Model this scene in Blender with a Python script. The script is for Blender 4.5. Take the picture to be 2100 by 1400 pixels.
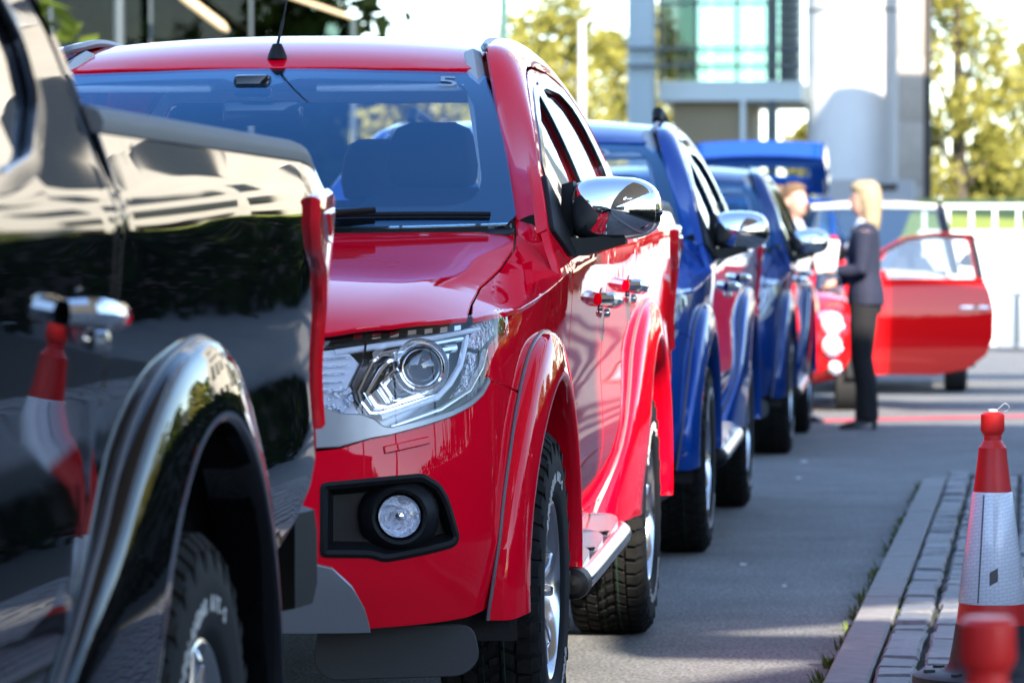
import bpy, bmesh, math, random
from mathutils import Vector, Matrix
from mathutils.geometry import delaunay_2d_cdt
R = math.radians
random.seed(11)
for o in list(bpy.data.objects): bpy.data.objects.remove(o, do_unlink=True)
scene = bpy.context.scene
col = scene.collection
# ------------------------------------------------------------------ camera
cam_d = bpy.data.cameras.new('camera'); cam = bpy.data.objects.new('camera', cam_d); col.objects.link(cam)
scene.camera = cam
cam_d.sensor_width = 36.0; cam_d.lens = 8200/2100*36.0
cam_d.clip_start = 0.1; cam_d.clip_end = 3000
cam.location = (0, 0, 1.146)
YAW = math.atan(920/8200); PIT = math.atan(-158/8200)
cam.rotation_euler = (math.pi/2+PIT, 0, YAW)
cam_d.dof.use_dof = True; cam_d.dof.focus_distance = 9.35; cam_d.dof.aperture_fstop = 6.3
cam_d.dof.aperture_blades = 7
# ------------------------------------------------------------------ sky and sun
SUN_EL = R(33); SUN_AZ = R(-65)          # azimuth measured from +X (right), negative = behind the camera
sun_vec = Vector((math.cos(SUN_EL)*math.cos(SUN_AZ), math.cos(SUN_EL)*math.sin(SUN_AZ), math.sin(SUN_EL)))
world = bpy.data.worlds.new('World'); scene.world = world; world.use_nodes = True
wn = world.node_tree.nodes; wl = world.node_tree.links
wn.clear()
sky = wn.new('ShaderNodeTexSky'); sky.sky_type = 'NISHITA'; sky.sun_disc = False
sky.sun_elevation = SUN_EL; sky.sun_rotation = math.pi/2-SUN_AZ
sky.air_density = 1.0; sky.dust_density = 0.3; sky.ozone_density = 3.0
bg = wn.new('ShaderNodeBackground'); bg.inputs[1].default_value = 0.15
wo = wn.new('ShaderNodeOutputWorld')
wl.new(sky.outputs[0], bg.inputs[0]); wl.new(bg.outputs[0], wo.inputs[0])
sun_d = bpy.data.lights.new('sun', 'SUN'); sun_d.energy = 4.0; sun_d.angle = R(0.4); sun_d.color = (1.0, .93, .82)
sun = bpy.data.objects.new('sun', sun_d); col.objects.link(sun)
sun.rotation_euler = sun_vec.to_track_quat('Z', 'Y').to_euler(); sun.location = sun_vec*60
scene.view_settings.view_transform = 'Standard'; scene.view_settings.look = 'None'
scene.view_settings.exposure = 2.0; scene.view_settings.gamma = 1.0
scene.render.engine = 'CYCLES'
scene.cycles.max_bounces = 10; scene.cycles.transparent_max_bounces = 24
scene.cycles.glossy_bounces = 6; scene.cycles.diffuse_bounces = 3
# ------------------------------------------------------------------ materials
def setin(b, **kw):
    for k, v in kw.items():
        n = {'metal': 'Metallic', 'rough': 'Roughness', 'coat': 'Coat Weight', 'coatr': 'Coat Roughness', 'spec': 'Specular IOR Level',
             'trans': 'Transmission Weight', 'ior': 'IOR', 'coatior': 'Coat IOR', 'sss': 'Subsurface Weight', 'sheen': 'Sheen Weight'}[k]
        b.inputs[n].default_value = v
def mat(name, colr, rough=.5, noise=None, bump=None, **kw):
    """noise = (scale, amount, second colour or None); bump = (scale, strength, distance)"""
    m = bpy.data.materials.new(name); m.use_nodes = True
    nt = m.node_tree; b = nt.nodes['Principled BSDF']
    b.inputs['Base Color'].default_value = (*colr, 1); setin(b, rough=rough, **kw)
    tc = None
    if noise or bump:
        tc = nt.nodes.new('ShaderNodeTexCoord')
    if noise:
        n = nt.nodes.new('ShaderNodeTexNoise'); n.inputs['Scale'].default_value = noise[0]; n.inputs['Detail'].default_value = 6; n.inputs['Roughness'].default_value = .65
        nt.links.new(tc.outputs['Object'], n.inputs['Vector'])
        rmp = nt.nodes.new('ShaderNodeValToRGB')
        c2 = noise[2] if len(noise) > 2 and noise[2] else tuple(c*(1-noise[1]) for c in colr)
        c1 = colr if len(noise) > 2 and noise[2] else tuple(min(1, c*(1+noise[1])) for c in colr)
        rmp.color_ramp.elements[0].position = .32; rmp.color_ramp.elements[1].position = .68
        rmp.color_ramp.elements[0].color = (*c2, 1); rmp.color_ramp.elements[1].color = (*c1, 1)
        nt.links.new(n.outputs['Fac'], rmp.inputs[0]); nt.links.new(rmp.outputs[0], b.inputs['Base Color'])
    if bump:
        n = nt.nodes.new('ShaderNodeTexNoise'); n.inputs['Scale'].default_value = bump[0]; n.inputs['Detail'].default_value = 5
        nt.links.new(tc.outputs['Object'], n.inputs['Vector'])
        bp = nt.nodes.new('ShaderNodeBump'); bp.inputs['Strength'].default_value = bump[1]; bp.inputs['Distance'].default_value = bump[2]
        nt.links.new(n.outputs['Fac'], bp.inputs['Height']); nt.links.new(bp.outputs[0], b.inputs['Normal'])
    return m
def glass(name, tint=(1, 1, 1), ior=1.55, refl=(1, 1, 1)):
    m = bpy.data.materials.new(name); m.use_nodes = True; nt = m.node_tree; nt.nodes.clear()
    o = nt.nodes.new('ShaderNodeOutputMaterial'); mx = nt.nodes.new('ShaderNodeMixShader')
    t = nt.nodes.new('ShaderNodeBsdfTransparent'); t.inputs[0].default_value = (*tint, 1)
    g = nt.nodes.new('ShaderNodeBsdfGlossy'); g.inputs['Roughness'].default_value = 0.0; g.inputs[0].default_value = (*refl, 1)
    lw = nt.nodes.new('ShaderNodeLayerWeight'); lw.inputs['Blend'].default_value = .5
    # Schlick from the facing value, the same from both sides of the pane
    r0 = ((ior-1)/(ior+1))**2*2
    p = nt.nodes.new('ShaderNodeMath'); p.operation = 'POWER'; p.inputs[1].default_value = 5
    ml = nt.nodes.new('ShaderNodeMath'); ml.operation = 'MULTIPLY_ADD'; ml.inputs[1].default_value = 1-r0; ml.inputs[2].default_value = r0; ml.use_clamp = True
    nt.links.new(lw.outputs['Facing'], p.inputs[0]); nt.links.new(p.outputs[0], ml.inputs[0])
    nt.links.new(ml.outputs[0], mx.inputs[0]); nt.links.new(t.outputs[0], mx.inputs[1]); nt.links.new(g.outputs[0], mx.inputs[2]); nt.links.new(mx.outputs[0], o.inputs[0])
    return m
def paint(name, c, metal=.35, rough=.32):
    m = mat(name, c, rough, coat=1.0, coatr=.015, metal=metal)
    b = m.node_tree.nodes['Principled BSDF']; b.inputs['Coat IOR'].default_value = 1.42; b.inputs['Specular IOR Level'].default_value = 0.0
    # fine orange peel in the lacquer
    nt = m.node_tree
    tc = nt.nodes.new('ShaderNodeTexCoord'); n = nt.nodes.new('ShaderNodeTexNoise'); n.inputs['Scale'].default_value = 9.0; n.inputs['Detail'].default_value = 2
    bp = nt.nodes.new('ShaderNodeBump'); bp.inputs['Strength'].default_value = .012; bp.inputs['Distance'].default_value = .01
    nt.links.new(tc.outputs['Object'], n.inputs['Vector']); nt.links.new(n.outputs['Fac'], bp.inputs['Height']); nt.links.new(bp.outputs[0], b.inputs['Coat Normal'])
    return m
M = {}
M['red'] = paint('red_metallic_paint', (.76, .001, .017), .0, .42)
M['blue'] = paint('blue_metallic_paint', (.0035, .050, .27), .3)
M['navyblue'] = paint('dark_blue_metallic_paint', (.0025, .025, .13), .3)
M['black'] = paint('black_paint', (.003, .003, .004), .0, .02)
setin(M['black'].node_tree.nodes['Principled BSDF'], coat=0.0, spec=.5, ior=1.5)
M['chrome'] = mat('chrome', (.86, .87, .88), .035, metal=1.0)
M['bchrome'] = mat('satin_silver', (.62, .63, .65), .22, metal=1.0)
M['silver'] = mat('silver_paint', (.30, .31, .33), .35, metal=.6, coat=.5, coatr=.1)
M['plastic'] = mat('black_plastic', (.007, .007, .008), .52, spec=.22, bump=(600, .15, .001))
M['gplastic'] = mat('grained_grey_plastic', (.11, .11, .112), .62, bump=(420, .5, .002))
M['gloss'] = mat('gloss_black', (.006, .006, .007), .06)
M['seal'] = mat('grey_rubber_seal', (.12, .12, .135), .35)
M['rubber'] = mat('tyre_rubber', (.007, .007, .008), .75, spec=.2, noise=(30, .3), bump=(260, .3, .002))
M['tread'] = mat('dusty_tread_rubber', (.007, .007, .007), .85, spec=.15, noise=(16, .0, (.018, .017, .015)), bump=(180, .4, .002))
M['alloy'] = mat('machined_alloy', (.70, .71, .73), .18, metal=1.0)
M['alloydark'] = mat('dark_alloy', (.05, .052, .058), .3, metal=.6, coat=.6)
M['iron'] = mat('brake_iron', (.10, .09, .085), .5, metal=.8)
M['under'] = mat('underbody', (.010, .010, .011), .8)
M['liner'] = mat('wheel_arch_liner', (.014, .012, .012), .8, bump=(90, .5, .004))
M['glass'] = glass('windscreen_glass', (.90, .96, 1.0), 1.85, (.28, .62, 1.0))  # blue of the reflected sky is put into the reflection tint
M['rearglass'] = glass('rear_window_glass', (.95, .97, .97), 1.4)
M['sideglass'] = glass('side_window_glass', (.74, .80, .78), 1.55)
M['clear'] = glass('clear_lens', (.98, .98, 1.0), 1.36)
M['lens'] = mat('projector_lens', (.006, .007, .009), .02, coat=1.0, coatr=.0, spec=.9)
M['reflector'] = mat('lamp_reflector', (.88, .89, .92), .10, metal=1.0)
M['facet'] = mat('lamp_facets', (.85, .87, .92), .12, metal=1.0, bump=(60, 1.0, .03))
M['lampgrey'] = mat('lamp_housing_grey', (.22, .23, .25), .25, metal=.9)
M['flapgrey'] = mat('air_flap_grey', (.032, .033, .035), .6, bump=(420, .4, .002))
M['whiteplast'] = mat('white_lamp_plastic', (.62, .66, .74), .25, coat=.6)
M['tail'] = mat('tail_lamp_red', (.75, .006, .015), .12, coat=1.0, coatr=.0)
M['amber'] = mat('amber_lens', (.8, .25, .02), .1, coat=1.0)
M['fabric'] = mat('dark_seat_fabric', (.035, .037, .042), .85, bump=(300, .3, .002))
M['trimgrey'] = mat('light_cabin_trim', (.42, .42, .41), .6)
M['dash'] = mat('dark_dashboard', (.02, .02, .022), .6, bump=(250, .2, .001))
M['white'] = mat('white_print', (.62, .62, .60), .6)
M['greenline'] = mat('green_tread_mark', (.008, .05, .02), .9)
# ------------------------------------------------------------------ object helpers
def tag(o, label=None, cat=None, group=None, kind=None):
    if label: o['label'] = label
    if cat: o['category'] = cat
    if group: o['group'] = group
    if kind: o['kind'] = kind
    return o
def empty(name, loc=(0, 0, 0), rz=0.0, label=None, cat=None, group=None):
    o = bpy.data.objects.new(name, None); col.objects.link(o); o.empty_display_size = .1
    o.location = loc; o.rotation_euler = (0, 0, rz)
    return tag(o, label, cat, group)
def link(name, me, parent=None):
    o = bpy.data.objects.new(name, me); col.objects.link(o)
    if parent: o.parent = parent
    return o
def mk(name, verts, faces, m, parent=None, smooth=True, ang=32, recalc=False):
    me = bpy.data.meshes.new(name)
    me.from_pydata([tuple(v) for v in verts], [], faces)
    if recalc:
        bm = bmesh.new(); bm.from_mesh(me); bmesh.ops.recalc_face_normals(bm, faces=bm.faces); bm.to_mesh(me); bm.free()
    if m: me.materials.append(m)
    if smooth:
        me.polygons.foreach_set('use_smooth', [True]*len(me.polygons)); me.set_sharp_from_angle(angle=R(ang))
    me.update()
    return link(name, me, parent)
class MB:
    def __init__(s): s.v = []; s.f = []
    def add(s, vs, fs):
        k = len(s.v); s.v += [tuple(p) for p in vs]; s.f += [tuple(i+k for i in f) for f in fs]; return s
    def box(s, c, d, rot=None, bev=0.0):
        x, y, z = d[0]/2, d[1]/2, d[2]/2
        if bev <= 0:
            vs = [Vector((sx*x, sy_*y, sz*z)) for sx in (-1, 1) for sy_ in (-1, 1) for sz in (-1, 1)]
            fs = [(0, 1, 3, 2), (4, 6, 7, 5), (0, 4, 5, 1), (2, 3, 7, 6), (0, 2, 6, 4), (1, 5, 7, 3)]
        else:
            bm = bmesh.new(); bmesh.ops.create_cube(bm, size=1, matrix=Matrix.Diagonal((d[0], d[1], d[2], 1)))
            bmesh.ops.bevel(bm, geom=bm.edges[:], offset=bev, segments=2, affect='EDGES', profile=.5)
            bm.verts.index_update(); vs = [v.co.copy() for v in bm.verts]; fs = [tuple(v.index for v in f.verts) for f in bm.faces]; bm.free()
        if rot is not None:
            q = rot if isinstance(rot, Matrix) else Matrix.Rotation(rot, 3, 'Z')
            vs = [q @ v for v in vs]
        c = Vector(c)
        return s.add([v+c for v in vs], fs)
    def loft(s, rings, closed=True, cap=True):
        n = len(rings[0]); k = len(s.v)
        for r in rings: s.v += [tuple(p) for p in r]
        for i in range(len(rings)-1):
            for j in range(n if closed else n-1):
                a = k+i*n+j; b = k+i*n+(j+1) % n
                s.f.append((a, b, b+n, a+n))
        if cap and closed:
            s.f.append(tuple(k+j for j in range(n))[::-1]); s.f.append(tuple(k+(len(rings)-1)*n+j for j in range(n)))
        return s
    def tube(s, pts, r, n=10, cap=True):
        pts = [Vector(p) for p in pts]; m = len(pts)
        rs = r if isinstance(r, (list, tuple)) else [r]*m
        up = Vector((0, 0, 1)); rings = []; prev = None
        for i, p in enumerate(pts):
            t = (pts[min(i+1, m-1)]-pts[max(i-1, 0)]).normalized()
            if prev is None:
                a = t.cross(up)
                if a.length < 1e-3: a = t.cross(Vector((1, 0, 0)))
                a.normalize()
            else:
                a = (prev-t*prev.dot(t)).normalized()
            prev = a; b = t.cross(a)
            rings.append([p+(a*math.cos(2*math.pi*k/n)+b*math.sin(2*math.pi*k/n))*rs[i] for k in range(n)])
        return s.loft(rings, True, cap)
    def lathe(s, prof, n=32, o=(0, 0, 0), ax='Z', cap=False, a0=0.0, a1=2*math.pi):
        """prof = list of (radius, height along axis)"""
        o = Vector(o); rings = []
        full = abs(a1-a0-2*math.pi) < 1e-6
        for k in range(n if full else n+1):
            a = a0+(a1-a0)*k/n; c, d = math.cos(a), math.sin(a); ring = []
            for r, h in prof:
                if ax == 'Z': p = Vector((r*c, r*d, h))
                elif ax == 'X': p = Vector((h, r*c, r*d))
                else: p = Vector((r*c, h, r*d))
                ring.append(o+p)
            rings.append(ring)
        k0 = len(s.v); m = len(prof)
        for r in rings: s.v += [tuple(p) for p in r]
        nn = len(rings)
        for i in range(nn if full else nn-1):
            for j in range(m-1):
                a = k0+i*m+j; b = k0+((i+1) % nn)*m+j
                s.f.append((a, b, b+1, a+1))
        if cap and full:
            s.f.append(tuple(k0+i*m for i in range(nn))); s.f.append(tuple(k0+i*m+m-1 for i in range(nn)))
        return s
    def prism(s, poly, fn0, fn1):
        """poly of 2-D points mapped by two functions to front and back face"""
        a = [fn0(*p) for p in poly]; b = [fn1(*p) for p in poly]; n = len(poly); k = len(s.v)
        s.v += [tuple(p) for p in a]+[tuple(p) for p in b]
        s.f.append(tuple(k+i for i in range(n))); s.f.append(tuple(k+n+i for i in range(n))[::-1])
        for i in range(n): s.f.append((k+i, k+n+i, k+n+(i+1) % n, k+(i+1) % n))
        return s
    def build(s, name, m, parent=None, smooth=True, ang=32, recalc=True):
        return mk(name, s.v, s.f, m, parent, smooth, ang, recalc)
def inpoly(p, poly):
    x, y = p; c = False; n = len(poly); j = n-1
    for i in range(n):
        xi, yi = poly[i]; xj, yj = poly[j]
        if (yi > y) != (yj > y) and x < (xj-xi)*(y-yi)/(yj-yi)+xi: c = not c
        j = i
    return c
def resample(poly, h):
    out = []; n = len(poly)
    for i in range(n):
        a, b = poly[i], poly[(i+1) % n]; d = math.hypot(b[0]-a[0], b[1]-a[1]); k = max(1, int(math.ceil(d/h)))
        out += [(a[0]+(b[0]-a[0])*t/k, a[1]+(b[1]-a[1])*t/k) for t in range(k)]
    return out
def rounded(poly, r, seg=4):
    """round the corners of a polygon"""
    out = []; n = len(poly)
    for i in range(n):
        a, p, b = Vector(poly[i-1]), Vector(poly[i]), Vector(poly[(i+1) % n])
        u = a-p; v = b-p; rr = min(r, u.length*.48, v.length*.48)
        p0 = p+u.normalized()*rr; p1 = p+v.normalized()*rr
        for k in range(seg+1):
            t = k/seg
            q = p0*(1-t)**2+p*2*t*(1-t)+p1*t*t
            out.append((q.x, q.y))
    return out
def inset(poly, d):
    """offset inwards by d (any winding)"""
    n = len(poly); A = sum(poly[i][0]*poly[(i+1) % n][1]-poly[(i+1) % n][0]*poly[i][1] for i in range(n))
    sg = 1 if A > 0 else -1; out = []
    for i in range(n):
        a, p, b = Vector(poly[i-1]), Vector(poly[i]), Vector(poly[(i+1) % n])
        e1 = (p-a); e2 = (b-p)
        if e1.length < 1e-9 or e2.length < 1e-9: continue
        e1.normalize(); e2.normalize()
        n1 = Vector((-e1.y, e1.x))*sg; n2 = Vector((-e2.y, e2.x))*sg
        m = n1+n2
        if m.length < 1e-6: m = n1
        m.normalize(); k = d/max(.35, m.dot(n1))
        q = p+m*k; out.append((q.x, q.y))
    return out
def panel(name, outline, fn, m, parent=None, holes=(), h=.04, depth=.014, off=0.0, sx=1, bev=.0025, ang=30, orient=1, extra=None):
    """a sheet-metal panel: outline in surface coordinates, mapped by fn onto the body skin, with rolled edges"""
    loops = [resample(outline, h)]+[resample(q, h) for q in holes]
    pts = []; edges = []
    for lp in loops:
        k = len(pts); n = len(lp); pts += lp; edges += [(k+i, k+(i+1) % n) for i in range(n)]
    us = [p[0] for p in outline]; vs = [p[1] for p in outline]
    bpts = list(pts)
    u0, u1, v0, v1 = min(us), max(us), min(vs), max(vs)
    nu = int((u1-u0)/h)+1; nv = int((v1-v0)/h)+1
    cell = {}
    for p in bpts: cell.setdefault((int(p[0]//h), int(p[1]//h)), []).append(p)
    for i in range(1, nu+1):
        for j in range(1, nv+1):
            p = (u0+(i-.5*(j % 2))*h, v0+j*h)
            if not inpoly(p, outline) or any(inpoly(p, q) for q in holes): continue
            ci, cj = int(p[0]//h), int(p[1]//h); ok = True
            for a in (-1, 0, 1):
                for b in (-1, 0, 1):
                    for q in cell.get((ci+a, cj+b), ()):
                        if (q[0]-p[0])**2+(q[1]-p[1])**2 < (.5*h)**2: ok = False
            if ok: pts.append(p)
    cv, ce, cf = delaunay_2d_cdt([Vector(p) for p in pts], edges, [], 1, 1e-7)[:3]
    cv = [(p.x, p.y) for p in cv]
    tris = []
    for f in cf:
        c = (sum(cv[i][0] for i in f)/len(f), sum(cv[i][1] for i in f)/len(f))
        if any(inpoly(c, q) for q in holes) or not inpoly(c, outline): continue
        tris.append(tuple(f))
    def F(u, v):
        x, y, z = fn(u, v); return Vector((x*sx, y, z))
    e = 2e-3; P = []; N = []
    for u, v in cv:
        p = F(u, v); nn = (F(u+e, v)-F(u-e, v)).cross(F(u, v+e)-F(u, v-e))*(orient*sx)
        nn.normalize(); N.append(nn); P.append(p+nn*off)
    if extra: P = [extra(p) for p in P]
    faces = []
    for f in tris:
        a, b, c = (P[i] for i in f[:3])
        faces.append(f if (b-a).cross(c-a).dot(N[f[0]]) > 0 else f[::-1])
    cnt = {}
    for f in faces:
        for i in range(len(f)):
            a, b = f[i], f[(i+1) % len(f)]
            cnt[(a, b)] = cnt.get((a, b), 0)+1
    be = [(a, b) for (a, b) in cnt if (b, a) not in cnt]
    out = {}
    for a, b in be:
        d = (P[b]-P[a]).normalized()
        for i in (a, b):
            o = d.cross(N[i]); out[i] = out.get(i, Vector((0, 0, 0)))+o
    verts = list(P); r1 = {}; r2 = {}
    for i, o in out.items():
        o = o.normalized() if o.length > 1e-6 else Vector((0, 0, 0))
        r1[i] = len(verts); verts.append(P[i]+o*bev-N[i]*bev)
        r2[i] = len(verts); verts.append(P[i]+o*bev-N[i]*depth)
    for a, b in be:
        faces.append((b, a, r1[a], r1[b])); faces.append((r1[b], r1[a], r2[a], r2[b]))
    return mk(name, verts, faces, m, parent, True, ang)
def copy_tree(o, parent=None, swap=None):
    c = o.copy(); col.objects.link(c); c.parent = parent
    if swap and c.type == 'MESH' and len(c.material_slots):
        for sl in c.material_slots:
            if sl.material in swap:
                nm = swap[sl.material]; sl.link = 'OBJECT'; sl.material = nm
    for ch in o.children: copy_tree(ch, c, swap)
    return c
def text_mesh(s, size, depth=.0):
    cu = bpy.data.curves.new('txt', 'FONT'); cu.body = s; cu.size = size; cu.align_x = 'CENTER'; cu.align_y = 'CENTER'; cu.extrude = depth; cu.resolution_u = 3
    o = bpy.data.objects.new('txt', cu); col.objects.link(o)
    bpy.context.view_layer.update()
    me = o.to_mesh(); vs = [v.co.copy() for v in me.vertices]; fs = [tuple(p.vertices) for p in me.polygons]
    o.to_mesh_clear(); bpy.data.objects.remove(o); bpy.data.curves.remove(cu)
    return vs, fs
# ------------------------------------------------------------------ curves and body skins of the pick-up (pure maths)
def pchip(pts):
    xs = [p[0] for p in pts]; ys = [p[1] for p in pts]; n = len(xs)
    h = [xs[i+1]-xs[i] for i in range(n-1)]; d = [(ys[i+1]-ys[i])/h[i] for i in range(n-1)]
    m = [0.0]*n
    m[0], m[-1] = d[0], d[-1]
    for i in range(1, n-1):
        if d[i-1]*d[i] > 0:
            w1 = 2*h[i]+h[i-1]; w2 = h[i]+2*h[i-1]
            m[i] = (w1+w2)/(w1/d[i-1]+w2/d[i])
    def f(x):
        if x <= xs[0]: return ys[0]+m[0]*(x-xs[0])
        if x >= xs[-1]: return ys[-1]+m[-1]*(x-xs[-1])
        lo, hi = 0, n-1
        while hi-lo > 1:
            k = (lo+hi)//2
            if xs[k] <= x: lo = k
            else: hi = k
        t = (x-xs[lo])/h[lo]; a = h[lo]
        return ((1+2*t)*(1-t)**2*ys[lo] + t*(1-t)**2*a*m[lo] + t*t*(3-2*t)*ys[lo+1] + t*t*(t-1)*a*m[lo+1])
    return f
def catmull(pts, per=8, closed=False):
    out = []; n = len(pts); dim = len(pts[0])
    rng = range(n if closed else n-1)
    for i in rng:
        p0 = pts[(i-1) % n] if (closed or i > 0) else [2*a-b for a, b in zip(pts[0], pts[1])]
        p1 = pts[i]; p2 = pts[(i+1) % n]
        p3 = pts[(i+2) % n] if (closed or i < n-2) else [2*a-b for a, b in zip(pts[-1], pts[-2])]
        for k in range(per):
            t = k/per
            out.append(tuple(0.5*((2*p1[c])+(-p0[c]+p2[c])*t+(2*p0[c]-5*p1[c]+4*p2[c]-p3[c])*t*t+(-p0[c]+3*p1[c]-3*p2[c]+p3[c])*t**3) for c in range(dim)))
    if not closed: out.append(tuple(pts[-1]))
    return out
crease = pchip([(-.8, .985), (-.5, 1.028), (0, 1.085), (.5, 1.142), (1, 1.172), (2.4, 1.212), (3.85, 1.262), (4.3, 1.275)])
wide = pchip([(-.62, .79), (-.5, .815), (-.3, .842), (0, .864), (.4, .880), (1, .885), (2.4, .885), (3.4, .885), (3.9, .884), (4.12, .880), (4.2, .872), (4.25, .85)])
dxlo = [(-.86, -.12), (-.74, -.085), (-.66, -.05), (-.58, -.026), (-.50, -.018), (-.42, -.021), (-.32, -.026), (-.2, -.017), (-.08, -.006), (-.014, -.0015), (0, 0)]
dx_cab = pchip(dxlo+[(.014, -.005), (.05, -.020), (.10, -.041), (.2, -.078), (.3, -.121), (.4, -.171), (.46, -.207), (.50, -.238), (.54, -.278)])
dx_bed = pchip(dxlo+[(.014, -.005), (.05, -.016), (.10, -.032), (.14, -.048)])
def side(y, z, bed=False):
    dz = z-crease(y)
    return wide(y)+(dx_bed if bed else dx_cab)(dz)
FOOT = catmull([(0, -.885), (.25, -.877), (.45, -.852), (.58, -.82), (.68, -.772), (.755, -.70), (.802, -.61), (.828, -.5), (.846, -.37), (.858, -.22), (.867, -.05), (.873, .1)], 10)
FL = [0.0]
for _i in range(len(FOOT)-1):
    FL.append(FL[-1]+math.hypot(FOOT[_i+1][0]-FOOT[_i][0], FOOT[_i+1][1]-FOOT[_i][1]))
pull = pchip([(.30, .075), (.38, .045), (.46, .015), (.54, 0), (.66, .002), (.76, .012), (.86, .026), (.94, .046), (1.0, .072), (1.06, .115)])
narrow = pchip([(.30, .045), (.38, .030), (.46, .016), (.56, .006), (.7, .006), (.8, .010), (.9, .012), (1.0, .018), (1.06, .026)])
def foot(s):
    a = abs(s); sg = 1 if s >= 0 else -1
    a = min(a, FL[-1]-1e-6)
    lo, hi = 0, len(FL)-1
    while hi-lo > 1:
        k = (lo+hi)//2
        if FL[k] <= a: lo = k
        else: hi = k
    t = (a-FL[lo])/(FL[hi]-FL[lo])
    return sg*(FOOT[lo][0]+t*(FOOT[hi][0]-FOOT[lo][0])), FOOT[lo][1]+t*(FOOT[hi][1]-FOOT[lo][1])
def front(s, z):
    x, y = foot(s)
    k = max(0.0, min(1.0, (-y-.1)/.6))
    return (x*(1-narrow(z)*1.1), y+pull(z)*k, z)
zcen = pchip([(-.86, .95), (-.82, .985), (-.75, 1.03), (-.6, 1.08), (-.3, 1.138), (0, 1.178), (.25, 1.216), (.45, 1.248)])
udrop = pchip([(0, 0), (.3, -.06), (.55, -.15), (.72, -.27), (.79, -.42), (.9, -.74), (1, -1)])
udrop2 = pchip([(0, 0), (.4, -.04), (.65, -.09), (.8, -.17), (.87, -.30), (.94, -.66), (1, -1)])
def hoodz(x, y):
    w = wide(max(y, -.62)) if y > -.62 else .79+(y+.62)*.35
    u = min(1.05, abs(x)/w)
    cz = zcen(y)
    k = max(0.0, min(1.0, (y+.35)/.75)); k = k*k*(3-2*k)
    return cz+(udrop(u)*(1-k)+udrop2(u)*k)*(cz-crease(y))
def sy(y):                       # footprint arc length at which the flank reaches y
    if y >= FOOT[-1][1]: return FL[-1]+y-FOOT[-1][1]
    lo, hi = .5, FL[-1]
    for _ in range(40):
        m = (lo+hi)/2
        if foot(m)[1] < y: lo = m
        else: hi = m
    return lo
def fend(s, z):                  # front corner skin running into the flank skin
    if s >= FL[-1]:
        y = FOOT[-1][1]+s-FL[-1]
        return (side(y, z), y, z)
    y = foot(s)[1]
    k = max(0.0, min(1.0, (y+.45)/.4)); k = k*k*(3-2*k)
    a = front(s, z)
    if k <= 0: return a
    return (a[0]*(1-k)+side(y, z)*k, a[1]*(1-k)+y*k, z)
# ------------------------------------------------------------------ pick-up truck (front axle at y = 0, nose towards -y, rear axle at y = 3)
def lerp(a, b, t): return a+(b-a)*t
def sm(a, b, x):
    t = max(0.0, min(1.0, (x-a)/(b-a))); return t*t*(3-2*t)
def arcpts(yc, zc, r, a0, a1, n): return [(yc+r*math.cos(R(lerp(a0, a1, k/n))), zc+r*math.sin(R(lerp(a0, a1, k/n)))) for k in range(n+1)]
LAMP = [(.44, .835), (.425, .90), (.45, .985), (.503, .997), (.568, 1.007), (.669, 1.017), (.819, 1.030), (.93, 1.040), (1.01, 1.044), (1.045, 1.034), (1.05, .988), (.985, .968), (.945, .955), (.915, .93), (.90, .893), (.868, .865), (.822, .842), (.762, .82), (.685, .80), (.613, .783), (.596, .786), (.572, .803), (.548, .811), (.507, .812)]
OLINE = [(.30, 1.235), (.53, 1.395), (.93, 1.552), (1.2, 1.63), (1.36, 1.662), (1.6, 1.69), (2.0, 1.69), (2.2, 1.655), (2.33, 1.575), (2.375, 1.45), (2.37, 1.25)]
def wsc(u, t):                     # windscreen: u across -1..1, t up 0..1
    yb = .30+.17*u*u; yt = 1.075+.05*u*u
    zb = 1.232+.015*u*u; zt = 1.662-.014*u*u
    hw = lerp(.738, .602, t)
    bul = .035*4*t*(1-t)*(1-.3*u*u)
    return (u*hw, lerp(yb, yt, t)-bul*.55, lerp(zb, zt, t)+bul*.8)
roofc = pchip([(1.05, 1.655), (1.12, 1.69), (1.22, 1.722), (1.4, 1.758), (1.7, 1.785), (2.0, 1.782), (2.25, 1.755), (2.4, 1.715), (2.46, 1.68)])
def roofz(x, y): return roofc(y)-.030*(abs(x)/.56)**2.3
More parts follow.
